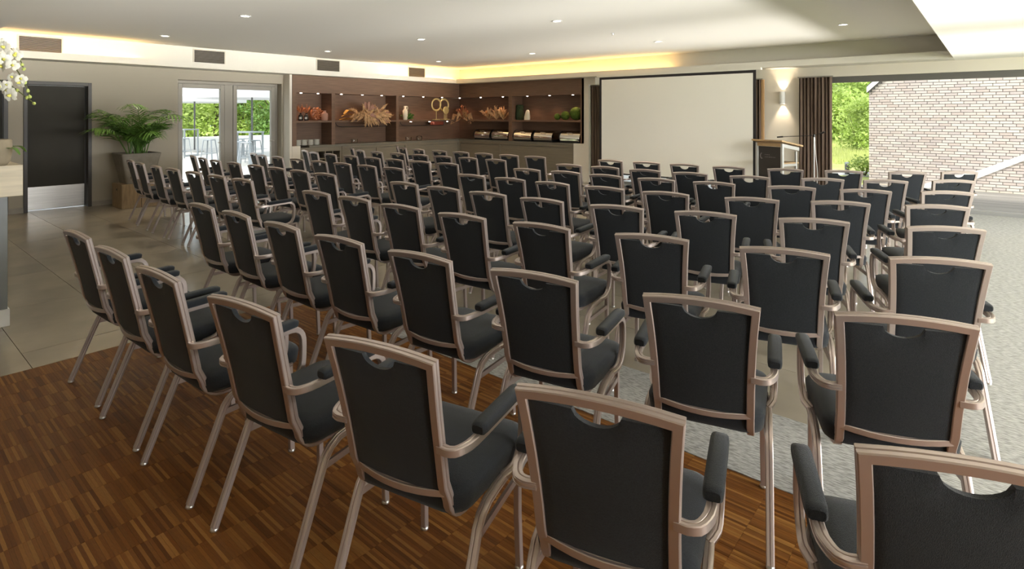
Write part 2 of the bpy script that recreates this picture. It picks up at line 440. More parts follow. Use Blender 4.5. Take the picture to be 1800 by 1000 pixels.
# ================================================================== display cabinets
# left run: Y from YA to UY on plane X=UX ; back run: X from UX to XB on plane Y=UY
YA = onX(514, 200, UX)[1]; XB = onY(1026.5, 200, UY)[0]
ZH, ZS, ZC, ZT = 2.14, 1.50, .93, ZL
CG = 'dark wood display cabinets around the corner'
cl = thing('display_cabinet', 'dark wood wall cabinet with lit shelves beside the glazed terrace door', 'cabinet', (UX, YA, 0), group=CG)
LLn = UY-YA
def yl(px): return onX(px, 200, UX)[1]-YA
s1 = (yl(583), yl(589)); s2 = (yl(696.5), yl(701))
bx('header', 'dark_wood', (-.48, 0, 0, LLn, ZH, ZT-.005), cl)
bx('stile', 'dark_wood', (-.48, 0, 0, .10, ZC, ZH), cl)
for a, b in (s1, s2): bx('stile', 'dark_wood', (-.45, 0, a, b, ZC, ZH), cl)
bx('back_panel', 'dark_wood', (-.48, -.45, .10, LLn+.45, ZC, ZH), cl)
for a, b in ((.10, s1[0]), (s1[1], s2[0]), (s2[1], LLn)): bx('shelf', 'dark_wood', (-.45, -.006, a, b, ZS-.045, ZS), cl, bevel=.003)
cb = thing('display_cabinet', 'dark wood wall cabinet with lit shelves above the row of chafing dishes', 'cabinet', (UX, UY, 0), group=CG)
LB = XB-UX
def xb(px): return onY(px, 200, UY)[0]-UX
t1 = (xb(894), xb(900)); 
bx('header', 'dark_wood', (0, LB, 0, .48, ZH, ZT-.005), cb)
bx('stile', 'dark_wood', (LB-.10, LB, 0, .48, ZC, ZH), cb)
bx('stile', 'dark_wood', (t1[0], t1[1], 0, .45, ZC, ZH), cb)
bx('back_panel', 'dark_wood', (-.45, LB-.10, .45, .48, ZC, ZH), cb)
bx('shelf', 'dark_wood', (0, t1[0], .006, .45, ZS-.045, ZS), cb, bevel=.003)
bx('shelf', 'dark_wood', (t1[1], LB-.10, .006, .45, ZS-.045, ZS), cb, bevel=.003)
def shelf_spot(parent, loc, world, e=2.2):
    m = MB().lathe([(.024, 0), (.024, -.012), (.016, -.014)], 12); o = m.build('shelf_spotlight', 'spot_glow', parent, smooth=.6, loc=loc)
    light('shelf_spot', 'SPOT', (world[0], world[1], world[2]-.03), (0, 0, 0), e, (1, .60, .38), spot_size=1.9, spot_blend=.9, shadow_soft_size=.03)
for px in (529, 559, 600, 637, 671, 709, 744, 777):
    p = onX(px, 165, UX-.08); shelf_spot(cl, (-.08, p[1]-YA, ZH), (UX-.14, p[1], ZH), 5.5)
for px in (808, 845, 884, 927, 966, 1007):
    p = onY(px, 168, UY+.08); shelf_spot(cb, (p[0]-UX, .08, ZH), (p[0], UY+.14, ZH), 5.5)
# low base cabinets and worktop
wt = MB(); wt.box(UX-.48, UX+.0, YA+.42, UY+.48, ZC-.05, ZC); wt.box(UX, XB-.32, UY, UY+.48, ZC-.05, ZC)
tag(wt.build('worktop', 'worktop', bevel=.003), 'dark L-shaped worktop under the lit shelves holding the chafing dishes', 'worktop')
BG = 'base cabinets under the corner worktop'
yb0 = onX(529, 270, UX)[1]; yb1 = onX(601, 262, UX)[1]; yb2 = onX(714, 255, UX)[1]
def base_cab(name, label, axis, a, b, doors, cubby=False):
    if axis == 'y': r = thing(name, label, 'cabinet', (UX, a, 0), group=BG)
    else: r = thing(name, label, 'cabinet', (a, UY, 0), group=BG)
    L = b-a
    def B(nm, u0, u1, d0, d1_, z0, z1, mt='cabinet_wood', par=r, bv=.002):
        # d measured into the cabinet from the front face
        if axis == 'y': return bx(nm, mt, (-d1_, -d0, u0, u1, z0, z1), par, bv)
        return bx(nm, mt, (u0, u1, d0, d1_, z0, z1), par, bv)
    z1 = ZC-.052
    if cubby:
        B('side_panel', 0, .05, .01, .45, .0, z1); B('side_panel', L-.05, L, .01, .45, 0, z1)
        B('back_panel', .05, L-.05, .42, .45, 0, z1, 'door_frame'); B('top_rail', .05, L-.05, .01, .42, z1-.10, z1)
        for k in range(1, 5): u = .05+(L-.1)*k/5; B('divider', u-.012, u+.012, .012, .42, .1, z1-.1)
        for z in (.1, .42, .62): B('shelf', .05, L-.05, .015, .42, z-.02, z)
        return
    B('body', 0, L, .03, .45, .0, z1)
    n = doors
    for k in range(n):
        u0 = k*L/n+.004; u1 = (k+1)*L/n-.004
        d = B('door', u0+.03, u1-.03, .012, .032, .12, z1-.075)
    f = MB()
    for z0, z2 in ((0.0, .10), (z1-.055, z1)):
        if axis == 'y': f.box(-.03, 0, 0, L, z0, z2)
        else: f.box(0, L, 0, .03, z0, z2)
    for u in [0, L-.03]+[k*L/n-.015 for k in range(1, n) if n < 2]:
        if axis == 'y': f.box(-.03, 0, u, u+.03, .10, z1-.055)
        else: f.box(u, u+.03, 0, .03, .10, z1-.055)
    f.build('face_frame', 'cabinet_wood', r)
base_cab('base_cabinet', 'open pigeonhole base cabinet below the stacked white plates', 'y', yb0, yb1, 0, True)
base_cab('base_cabinet', 'base cabinet with plain doors under the large dried flower arrangement', 'y', yb1+.004, yb2, 2)
base_cab('base_cabinet', 'base cabinet with one wide door under the golden ring sculpture', 'y', yb2+.004, UY-.004, 1)
xb0 = onY(878, 260, UY)[0]; xb1 = XB-.32
base_cab('base_cabinet', 'base cabinet in the corner under the first two chafing dishes', 'x', UX+.002, xb0, 1)
base_cab('base_cabinet', 'long plain base cabinet under the last three chafing dishes', 'x', xb0+.004, xb1, 1)
m = MB(); m.box(UX-.48, UX-.012, YA, yb0-.004, 0, ZC-.002); m.box(xb1+.004, XB, UY+.012, UY+.48, 0, ZC-.002)
m.box(UX-.48, UX-.012, YA-.06, YA-.003, 0, ZL-.002)
struct(m.build('wall_pier', 'plaster'))['label'] = 'pale plaster piers closing both ends of the base cabinets'

# ================================================================== chairs
def chair_meshes():
    M = {}
    W = .028; D = .030; g = .0034
    def prof(w_, d_):
        x = [-.5, -.32, -.24, -.16, .16, .24, .32, .5]; dip = [0, 0, 1, 0, 0, 1, 0, 0]; P = []
        c = .10
        for i, (u, k) in enumerate(zip(x, dip)):
            uu = u*w_; vv = -d_/2+(g if k else 0)
            if i == 0: P += [(uu, -d_/2+d_*c*1.5), (uu+w_*c, vv)]
            elif i == 7: P += [(uu-w_*c, vv), (uu, -d_/2+d_*c*1.5)]
            else: P.append((uu, vv))
        P += [(w_/2, -.06*d_), (w_/2-g, .02*d_), (w_/2, .10*d_), (w_/2, d_/2-d_*c), (w_/2-w_*c, d_/2), (-w_/2+w_*c, d_/2), (-w_/2, d_/2-d_*c), (-w_/2, .10*d_), (-w_/2+g, .02*d_), (-w_/2, -.06*d_)]
        return P
    fr = prof(W, D)
    hx = lambda z: .1715+.0222*max(0, (z-.50)/.43)**2.0      # half spacing of the rails
    yb = lambda z: -.205-.098*((z-.48)/.45)**1.15 if z > .48 else -.205
    zt = .922
    side = [(.928, 0)]
    left = []
    # seat rail end -> bend -> up the left side -> crown -> right side
    def sidepath(s):
        P = [(s*.172, .20, .408), (s*.172, .02, .405), (s*.172, -.11, .405)]
        for k in range(1, 6):
            a = PI/2*k/5*.94
            P.append((s*.170, -.11-.078*math.sin(a), .483-.078*math.cos(a)))
        for z in (.53, .60, .68, .76, .84, zt): P.append((s*hx(z), yb(z), z))
        return P
    L_ = sidepath(-1); R_ = sidepath(1)
    top = [(hx(zt)*u, yb(zt)-.004*(1-u*u), zt+.013*(1-u*u)) for u in (-.75, -.5, -.25, 0, .25, .5, .75)]
    path = L_+top+R_[::-1]
    # profile: u = outward in frame plane, v = front/back; grooved face to the back
    m = MB().sweep(path, fr, (-1, 0, 0)); M['back_frame'] = m.mesh('back_frame', .55)
    # lower rail
    lr = [(.168*u, yb(.50)-.022*(1-u*u)+.006, .500-.010*(1-u*u)) for u in (-1, -.75, -.5, -.25, 0, .25, .5, .75, 1)]
    M['lower_rail'] = MB().sweep(lr, prof(.022, .022), (0, 0, 1)).mesh('lower_rail', .55)
    # upholstered back with the half moon grip opening
    cols = [-1, -.97, -.85, -.7, -.5, -.34, -.335, -.30, -.25, -.18, -.09, 0, .09, .18, .25, .30, .335, .34, .5, .7, .85, .97, 1]; nv = 10
    def panel(front):
        G = []
        for u in cols:
            col = []
            cut = 0
            if abs(u) <= .336: cut = .037*math.sqrt(max(0, 1-(u/.336)**2))**1.0
            z1 = .906-cut; z0 = .502
            for k in range(nv+1):
                z = z0+(z1-z0)*k/nv
                h = hx(z)-.010
                edge = min(1, (1-abs(u))/.10)*min(1, (z-z0)/.03+.15)*min(1, (z1-z)/.02+.15)
                pad = (.016 if front else .006)*edge**.5
                bow = -.010*(1-u*u)*(1-abs(z-.62)/.4)
                yy = yb(z)+bow+((.004+pad) if front else (-.004-pad))
                col.append((u*h, yy, z))
            G.append(col)
        return G
    F = panel(True); Bk = panel(False); m = MB(); n = len(cols); r = nv+1
    vs_ = [p for c in F for p in c]+[p for c in Bk for p in c]; o = n*r; fs = []
    for i in range(n-1):
        for k in range(nv):
            fs.append((i*r+k, i*r+k+1, (i+1)*r+k+1, (i+1)*r+k)); fs.append((o+i*r+k, o+(i+1)*r+k, o+(i+1)*r+k+1, o+i*r+k+1))
        fs.append((i*r, (i+1)*r, o+(i+1)*r, o+i*r)); fs.append((i*r+nv, o+i*r+nv, o+(i+1)*r+nv, (i+1)*r+nv))
    for k in range(nv):
        fs.append((k, o+k, o+k+1, k+1)); q = (n-1)*r; fs.append((q+k, q+k+1, o+q+k+1, o+q+k))
    m.add(vs_, fs); M['backrest'] = m.mesh('backrest', .9)
    # seat cushion
    def sl(z, ins, dome=0):
        L = rrect(.44-2*ins, .45-2*ins, max(.012, .07-ins*.45), 5, 0, .035, z)
        return [(x*(1+.10*(y-.035)), y, z+dome*0) for x, y, z in L]
    ls = [sl(.418, .016), sl(.424, .004), sl(.44, 0), sl(.478, -.004), sl(.492, .004), sl(.502, .022), sl(.508, .06), sl(.512, .14)]
    M['seat'] = MB().loops(ls).mesh('seat', .9)
    # arms, pads, legs
    tubep = prof(.024, .027)
    for s, nm in ((-1, 'L'), (1, 'R')):
        P = [(s*.175, -.243, .655), (s*.205, -.247, .655), (s*.228, -.240, .656), (s*.244, -.212, .658), (s*.252, -.17, .660), (s*.253, -.06, .664), (s*.253, .06, .668),
             (s*.253, .105, .664), (s*.253, .132, .645), (s*.252, .145, .612), (s*.252, .146, .55), (s*.25, .140, .495), (s*.248, .120, .458), (s*.245, .085, .437), (s*.225, .045, .424)]
        P = [P[0]]+catmull(P[1:], 2)
        M['arm'+nm] = MB().sweep(P, tubep, (0, 0, 1)).mesh('armrest', .55)
        ring = [(.026*math.copysign(abs(math.cos(a))**.55, math.cos(a)), .018*math.copysign(abs(math.sin(a))**.6, math.sin(a))) for a in [2*PI*k/14 for k in range(14)]]
        pth = [(s*.253, -.158, .6845), (s*.253, -.152, .685), (s*.253, -.135, .686), (s*.253, 0, .691), (s*.253, .085, .694), (s*.253, .105, .693), (s*.253, .112, .692)]
        M['pad'+nm] = MB().sweep(pth, ring, (1, 0, 0), scale=[.72, .93, 1, 1.02, 1, .93, .72]).mesh('arm_pad', .8)
        lg = [(s*.205, .205, .425), (s*.226, .12, .424), (s*.230, .0, .420), (s*.231, -.06, .412), (s*.232, -.10, .392), (s*.233, -.125, .360), (s*.234, -.142, .32), (s*.238, -.27, .012)]
        M['rleg'+nm] = MB().sweep(lg, prof(.024, .028), (0, 0, 1)).mesh('leg', .55)
        sq = [(x*.022, y*.024) for x, y in ((-.5, -.4), (-.4, -.5), (.4, -.5), (.5, -.4), (.5, .4), (.4, .5), (-.4, .5), (-.5, .4))]
        M['fleg'+nm] = MB().sweep([(s*.205, .198, .425), (s*.205, .200, .2), (s*.208, .208, .012)], sq, (1, 0, 0)).mesh('leg', .5)
        gl = [(.010, .016), (.014, .012), (.016, .008), (.016, .002), (.013, 0)]
        M['rgl'+nm] = MB().lathe(gl[::-1], 10, Matrix.Translation((s*.238, -.27, 0))).mesh('glide', .7)
        M['fgl'+nm] = MB().lathe(gl[::-1], 10, Matrix.Translation((s*.208, .208, 0))).mesh('glide', .7)
        bp = [(-.006, -.012), (.006, -.012), (.006, .012), (-.006, .012)]
        M['str'+nm] = MB().sweep([(s*.206, .198, .335), (s*.233, -.135, .335)], bp, (1, 0, 0)).mesh('stretcher', .5)
    M['cross'] = MB().sweep([(-.205, .10, .40), (.205, .10, .40)], [(-.008, -.012), (.008, -.012), (.008, .012), (-.008, .012)], (0, 0, 1)).mesh('cross_bar', .5)
    for k, me in M.items():
        me.materials.append(MATS['fabric' if k in ('backrest', 'seat', 'padL', 'padR') else ('steel' if 'gl' in k else 'taupe_metal')])
    return M
CM = chair_meshes()
def make_chair(x, y, yaw, label):
    r = thing('banquet_armchair', label, 'chair', (x, y, 0), yaw, 'black banquet armchairs set out in rows')
    P = lambda nm, k, par=r: link(nm, CM[k], None, par)
    P('back_frame', 'back_frame'); P('backrest', 'backrest'); P('lower_rail', 'lower_rail'); P('seat', 'seat'); P('cross_bar', 'cross')
    for s in 'LR':
        a = P('armrest', 'arm'+s); P('arm_pad', 'pad'+s, a)
        l = P('leg', 'rleg'+s); P('glide', 'rgl'+s, l); l = P('leg', 'fleg'+s); P('glide', 'fgl'+s, l); P('stretcher', 'str'+s)
    return r
TOPZ = .94
RB = {
 1: [(115,404,151,417),(170,431,217,450),(245,465,311,493),(367,515,490,552),(572,585,770,633),(908,672,1206,735),(1475,775,1995,862)],
 2: [(328,354,379,367),(390,367,440,382),(466,387,524,403),(556,410,638,427),(685,437,796,459),(862,469,1013,493),(1130,513,1338,541),(1467,546,1720,572)],
 3: [(531,334,577.5,341),(595,343,651,352),(670,357.5,733,366),(771,372.5,854,383),(907,388.5,1010,403),(1074,408,1204,420),(1302,432,1457,446),(1561,450,1745,462)],
 4: [(687,318.3,735.3,324),(751,328,805,332),(827,336,891,342.5),(914.7,346,990,353.7),(1032.5,358.7,1125,365),(1184.7,370,1296,377.5),(1367.5,382,1494.7,389.7),(1595,397,1731,403)],
 5: [(805,306,853,309.7),(871,311.7,926,316),(944.7,318,1003.7,324.7),(1025,326,1092.5,332),(1130,335,1213,342),(1266,346,1364,350.5),(1424.7,352.5,1530,357),(1594,359,1702,364)],
 6: [(906,296.7,952.5,299),(971,300,1021.7,303.7),(1040.5,305.5,1096,311),(1118,312,1182.5,316),(1217.5,318,1293,323),(1338,326,1423.7,329),(1472,332,1564,335.5),(1620,336,1709,338)],
 7: [(982,288,1025,291),(1043.7,292,1091,295),(1109.7,297.5,1163,300.5),(1184.7,302,1244,306),(1278,308,1347.5,311),(1396,313,1472,314),(1518,316,1597,318),(1637,317,1713,317)],
 8: [(1056,281,1096.7,283),(1115,284.5,1162,286),(1182,287.5,1232.5,290.5),(1255,291.7,1311,294.5),(1346,296,1410,298),(1451,299,1516,301),(1550,301.5,1615,302),(1655,301.5,1711,302)]}
ORD = ['', 'first', 'second', 'third', 'fourth', 'fifth', 'sixth', 'seventh', 'eighth']
basey = [1, 1, 2, 4, 8, 15, 20, 26]; rf = {1: .85, 2: .85, 3: .9, 4: 1, 5: 1, 6: 1.05, 7: 1.25, 8: 1.35}
def origin(cx, cy, yawd):                      # the top of the back sits 0.303 m behind the chair origin
    a = math.radians(yawd); return [cx-.303*math.sin(a), cy+.303*math.cos(a), yawd]
def seat_row(row, labels):
    P = [origin(*r) for r in row]
    for _ in range(200):
        for a, b in zip(P, P[1:]):
            m_ = math.radians((a[2]+b[2])/2); ux, uy = math.cos(m_), math.sin(m_)
            lat = (b[0]-a[0])*ux+(b[1]-a[1])*uy; need = .568+.45*abs(math.radians(b[2]-a[2]))
            if lat < need: k = (need-lat)/2; a[0] -= ux*k; a[1] -= uy*k; b[0] += ux*k; b[1] += uy*k
    for (x, y, yw), lb in zip(P, labels): make_chair(x, y, math.radians(yw), lb)
for row, cs in RB.items():
    pts = []
    for c in cs:
        A = onZ(c[0], c[1], TOPZ); B = onZ(c[2], c[3], TOPZ); pts.append(((A[0]+B[0])/2, (A[1]+B[1])/2, math.degrees(math.atan2(B[1]-A[1], B[0]-A[0]))))
    med = sorted(p[1] for p in pts[:5])[2]
    rw, lbs = [], []
    for k, (cx, cy, yw) in enumerate(pts):
        col = k+(1 if row == 1 else 0)
        sm = basey[col]*rf[row]
        wgt = .6 if row <= 3 else (.35 if col >= 4 else .15)
        yaw = sm*(1-wgt)+max(-6, min(42, yw))*wgt
        if col < 4: cy = cy*.5+med*.5
        rw.append((cx, cy, yaw)); lbs.append('black armchair of the window-side block, %s row from the screen, %s from the aisle' % (ORD[9-row], ORD[col+1]))
    seat_row(rw, lbs)
LB_ = {
 'a': ([229,245.5,273,303.5,340,380.5,426], [2.84,2.77,2.74,2.74,2.74,2.75,2.77], [-5,-3,-2,0,1,1,2]),
 'b': ([339,356,378.6,410.8,449,487.5,526,569.5], [3.86,3.74,3.68,3.66,3.66,3.66,3.66,3.66], [-11,-7,-4,-1,0,0,0,1]),
 'c': ([445.5,460,487.3,522,560.5,601.2,645.2,690.2], [4.82,4.69,4.64,4.62,4.61,4.62,4.62,4.63], [-12,-9,-4,-1,0,0,0,0]),
 'd': ([535.5,551.5,580.3,616.3,654.8,694,738.6,784.7], [5.86,5.66,5.58,5.55,5.54,5.54,5.55,5.57], [-16,-11,-5,-2,0,0,2,2]),
 'e': ([620.2,635.2,661,696.3,736.7,779,823.5,868.3], [6.82,6.58,6.50,6.48,6.49,6.50,6.52,6.54], [-26,-14,-7,-2,0,0,0,1]),
 'f': ([699,709,735.5,770,808.7,850,895,939.6], [8.00,7.68,7.53,7.48,7.47,7.46,7.45,7.44], [-34,-19,-9,-2,0,1,2,3])}
for q, (row, (xs, ys, yw)) in enumerate(LB_.items()):
    rw = [(yy*ray(x)[0]/ray(x)[1], yy, a) for x, yy, a in zip(xs, ys, yw)]
    seat_row(rw, ['black armchair of the terrace-door-side block, %s row from the screen, %s from the aisle' % (ORD[6-q], ORD[8-k-(1 if row == 'a' else 0)]) for k in range(len(rw))])

# ================================================================== ceiling fittings
VG = 'air vents in the ceiling cove'
for (x0, x1, y0, y1), where in (((33, 108, 66, 93), 'above the dark grey door'), ((341, 394, 90, 112), 'above the glazed terrace door'),
                                ((557, 596, 107, 125), 'above the pigeonhole end of the shelves'), ((718, 746, 121, 135), 'in the lit cove near the corner')):
    a = onX(x0, y0, -11.97); b = onX(x1, y1, -11.97); zc = (onX((x0+x1)/2, (y0+y1)/2, -11.97))[2]
    W = b[1]-a[1]; H = .26
    v = thing('air_vent', 'slatted rectangular air vent %s' % where, 'vent', (-11.97, (a[1]+b[1])/2, min(zc, 2.80)), group=VG)
    bx('backing', 'door_frame', (.0, .004, -W/2, W/2, -H/2, H/2), v)
    m = MB(); t = .022
    m.box(.004, .016, -W/2-t, -W/2, -H/2-t, H/2+t); m.box(.004, .016, W/2, W/2+t, -H/2-t, H/2+t); m.box(.004, .016, -W/2, W/2, H/2, H/2+t); m.box(.004, .016, -W/2, W/2, -H/2-t, -H/2)
    m.build('frame', 'vent_frame', v)
    s = MB().add([(.004, -W/2, .0), (.020, -W/2, -.012), (.020, W/2, -.012), (.004, W/2, .0), (.004, -W/2, -.003), (.020, -W/2, -.015), (.020, W/2, -.015), (.004, W/2, -.003)],
                 [(0, 1, 2, 3), (7, 6, 5, 4), (1, 5, 6, 2), (0, 4, 5, 1), (3, 2, 6, 7)]).mesh('slat'); s.materials.append(MATS['vent_slat'])
    for k in range(10): link('slat', s, None, v, loc=(0, 0, H/2-.012-k*(H-.01)/10))
dl = None
DG = 'recessed ceiling downlights'
for px, py, lb in ((431, 28, 'between the two dimmer downlights and the parquet'), (290, 63, 'nearest the vent above the terrace door'), (740, 69, 'alone over the middle rows of the terrace-door block'),
                   (576, 90, 'before the vent at the end of the shelves'), (771, 108, 'nearest the corner of the shelves'), (979, 37, 'over the centre aisle'),
                   (935, 94, 'nearest the lit cove over the chafing dishes'), (1157, 73, 'in front of the projection screen'), (1482, 43, 'nearest the lower border on the window side')):
    p = onZ(px, py, ZU)
    o = thing('downlight', 'small round white downlight %s' % lb, 'ceiling light', (p[0], p[1], ZU), group=DG)
    MB().lathe([(.075, 0), (.075, -.006), (.058, -.008), (.054, -.002)], 20, cap0=False, cap1=False).build('trim_ring', 'white_lacquer', o, smooth=.6)
    MB().lathe([(.054, -.001), (.03, -.002), (.001, -.002)], 20, cap1=True).build('lens', 'lamp_glow', o, smooth=.6)
    light('downlight_beam', 'SPOT', (p[0], p[1], ZU-.02), (0, 0, 0), 40, (1, .86, .68), spot_size=1.9, spot_blend=1, shadow_soft_size=.05)
p = onZ(1077, 58, ZU)
o = thing('sprinkler', 'tiny round sprinkler head on the white ceiling', 'sprinkler', (p[0], p[1], ZU))
MB().lathe([(.035, 0), (.033, -.006), (.012, -.008), (.01, -.03)], 14).build('rosette', 'white_lacquer', o, smooth=.5)
MB().lathe([(.004, -.03), (.018, -.034), (.018, -.038)], 12).build('deflector', 'steel', o, smooth=.5)

# ================================================================== projection screen
sy = 11.30
sx0 = onY(1054, 140, sy)[0]; sx1 = onY(1329, 124, sy)[0]; sz1 = onY(1192, 129.5, sy)[2]; sz0 = onY(1130, 310, sy)[2]
sc = thing('projection_screen', 'large white projection screen with a thin black border hanging before the back wall', 'screen', ((sx0+sx1)/2, sy, 0))
hw = (sx1-sx0)/2; bd = .055
bx('canvas', 'screen', (-hw+bd, hw-bd, -.004, .004, sz0+.03, sz1-bd), sc)
m = MB(); m.box(-hw, -hw+bd, -.005, .005, sz0, sz1); m.box(hw-bd, hw, -.005, .005, sz0, sz1); m.box(-hw+bd, hw-bd, -.005, .005, sz1-bd, sz1); m.box(-hw+bd, hw-bd, -.008, .008, sz0, sz0+.03)
m.build('border', 'screen_black', sc)
bx('roller_case', 'white_trim', (-hw-.08, hw+.08, -.0, .11, sz1+.0, ZL-.002), sc)
# ================================================================== curtains
def curtain(x0, x1, y, z0, z1, label, folds, lining=False, flare=0.):
    r = thing('curtain', label, 'curtain', ((x0+x1)/2, y, 0), group='floor length brown curtains')
    n = folds*8; W = x1-x0; nz = 8; m = MB(); th = .006
    def pt(i, k, off):
        u = i/n; z = z0+(z1-z0)*k/nz; sp = 1+flare*(1-k/nz)
        ph = 2*PI*folds*u; a = .042*(1+.25*math.sin(3.1*u*folds))*(.75+.25*(k/nz))
        xx = (-W/2+W*u)*sp+.012*math.sin(ph*2+.7)
        return (xx, a*math.sin(ph+.4*math.sin(2.3*z+u*9))+off, z)
    g = [[pt(i, k, -th) for i in range(n+1)]+[pt(i, k, th) for i in range(n, -1, -1)] for k in range(nz+1)]
    m.loops(g); m.build('drape', 'curtain', r, smooth=1.2)
    h = MB(); h.box(-W/2-.02, W/2+.02, -.03, .03, z1, z1+.025); h.build('rail', 'alu', r)
    if lining: bx('lining_edge', 'curtain_lining', (W/2, W/2+.045, -.03, .03, z0, z1), r)
    return r
cz = 2.36
x_ = onY(1404, 200, 11.85)[0]; x2_ = onY(1461, 200, 11.85)[0]
curtain(x_, x2_, 11.87, .01, cz-.026, 'pleated brown curtain between the wall lamp and the big window', 9, flare=.03)
x_ = onY(1337, 200, 11.88)[0]
curtain(x_-.42, x_+.02, 11.88, .01, cz-.026, 'brown curtain with an ochre edge between the screen and the wall lamp', 5, True)
x_ = onY(1037, 200, 11.88)[0]
curtain(x_+.05, x_+.50, 11.86, .01, cz-.03, 'brown curtain between the display cabinet and the screen', 6)
# ================================================================== wall lamp
p = onY(1377, 172, BY)
o = thing('wall_lamp', 'slim white up and down wall lamp glowing on the plaster pier', 'wall lamp', (p[0], BY, p[2]))
MB().lathe([(.048, -.12), (.05, -.115), (.05, .115), (.048, .12)], 20, cap0=False, cap1=False, M=Matrix.Translation((0, -.07, 0))).build('shade', 'white_lacquer', o, smooth=.6)
bx('bracket', 'white_lacquer', (-.02, .02, -.03, 0, -.04, .04), o)
MB().lathe([(.03, -.02), (.03, .02)], 12, M=Matrix.Translation((0, -.07, 0))).build('bulb', 'lamp_glow', o, smooth=.6)
for rx in (0, PI): light('wall_lamp_beam', 'SPOT', (p[0], BY-.075, p[2]+(.03 if rx else -.03)), (rx, 0, 0), 16, (1, .80, .58), spot_size=1.25, spot_blend=.7, shadow_soft_size=.02)
# ================================================================== lectern
o = thing('lectern', 'dark fronted lectern with aluminium posts and a sloping oak top', 'lectern', (-3.02, 11.02, 0), math.radians(-24))
LW = .27
bx('front_panel', 'lectern_dark', (-LW+.04, LW-.03, -.20, -.18, .10, 1.06), o)
for s in (-1, 1):
    m = MB(); a = s*LW
    m.box(a-.022, a+.022, -.215, -.175, 0.03, 1.07); m.build('post', 'lectern_alu', o, bevel=.004)
    m = MB(); m.box(a-.018, a+.018, .14, .17, 0.03, .98); m.build('post', 'lectern_alu', o, bevel=.004)
    bx('foot_rail', 'lectern_alu', (a-.025, a+.025, -.26, .24, 0, .03), o, .004)
    m = MB().add([(a-.018, -.215, 1.065), (a+.018, -.215, 1.065), (a+.018, .22, .985), (a-.018, .22, .985), (a-.018, -.215, 1.125), (a+.018, -.215, 1.125), (a+.018, .22, 1.045), (a-.018, .22, 1.045)],
                 [(0, 3, 2, 1), (4, 5, 6, 7), (0, 1, 5, 4), (1, 2, 6, 5), (2, 3, 7, 6), (3, 0, 4, 7)]); m.build('top_bracket', 'lectern_alu', o)
    bx('shelf_bracket', 'lectern_alu', (a-.016, a+.016, -.175, .14, .72, .76), o)
m = MB(); T = Matrix.Translation((0, -.02, 1.125)) @ Matrix.Rotation(-.18, 4, 'X'); m.box(-LW-.06, LW+.06, -.26, .30, -.012, .016, T); m.build('top', 'oak', o, bevel=.004)
bx('front_rail', 'oak', (-LW+.022, LW-.022, -.214, -.18, 1.065, 1.125), o)
bx('shelf', 'oak', (-LW-.01, LW+.01, -.17, .22, .762, .785), o, .003)
rng = random.Random(4)                      # the print on the panel is too small to read: two rows of faint letter-sized strokes
for z_, n_, h_ in ((.905, 7, .016), (.862, 14, .020)):
    m = MB()
    for k in range(n_):
        x = -.095+k*.0165; e = rng.choice((0, .004))
        m.box(x, x+.003, -.2016, -.2008, z_, z_+h_-e)
        if k % 3 != 1: m.box(x+.003, x+.010, -.2016, -.2008, z_+rng.choice((0, h_*.45)), z_+rng.choice((.003, h_*.45+.003))+.001)
        if k % 2: m.box(x+.009, x+.012, -.2016, -.2008, z_, z_+h_*.7)
    m.build('lettering', 'lectern_print', o)
cr = MB(); A = [(.055*math.cos(a), .055*math.sin(a)) for a in [PI*.55+PI*1.0*k/10 for k in range(11)]]; Bq = [(.02+.048*math.cos(a), .004+.046*math.sin(a)) for a in [PI*.55+PI*1.0*k/10 for k in range(11)]]
vs_ = [(x*.75, -.2015, z) for x, z in A]+[(x*.75, -.2015, z) for x, z in Bq]
cr.add(vs_, [(i, i+1, 12+i, 11+i) for i in range(10)]); cr.build('crescent_logo', 'lectern_print', o, loc=(-.16, 0, .885))
# ================================================================== microphone stand
p = onY(1431, 240, 10.85)
o = thing('microphone_stand', 'boom microphone stand in front of the brown curtain', 'microphone', (p[0], 10.85, 0))
zt_ = p[2]+.02
MB().tube([(0, 0, .05), (0, 0, zt_)], .008, 10).build('pole', 'steel', o, smooth=.6)
for k in range(3):
    a = k*2*PI/3+.4; MB().tube([(0, 0, .12), (.30*math.cos(a), .30*math.sin(a), .012)], .008, 8).build('leg', 'black_plastic', o, smooth=.6)
MB().lathe([(.018, -.02), (.022, 0), (.018, .03)], 12, M=Matrix.Translation((0, 0, zt_-.01))).build('clutch', 'black_plastic', o, smooth=.6)
bm = MB().tube([(.14, -.02, zt_+.05), (0, 0, zt_), (-.50, -.0, zt_-.035)], .006, 8).build('boom', 'black_plastic', o, smooth=.6)
MB().tube([(.10, -.015, zt_+.036), (.17, -.02, zt_+.062)], .016, 10).build('counterweight', 'black_plastic', bm, smooth=.6)
mc = MB().tube([(-.50, 0, zt_-.035), (-.60, 0, zt_-.045)], .013, 10).build('microphone', 'black_plastic', o, smooth=.6)
cp = catmull([(.01, .012, zt_-.02), (.02, .015, zt_-.3), (.05, .02, .6), (.03, .02, .2), (.1, .1, .02)], 5)
MB().tube(cp, .004, 6).build('cable', 'white_lacquer', o, smooth=.8)

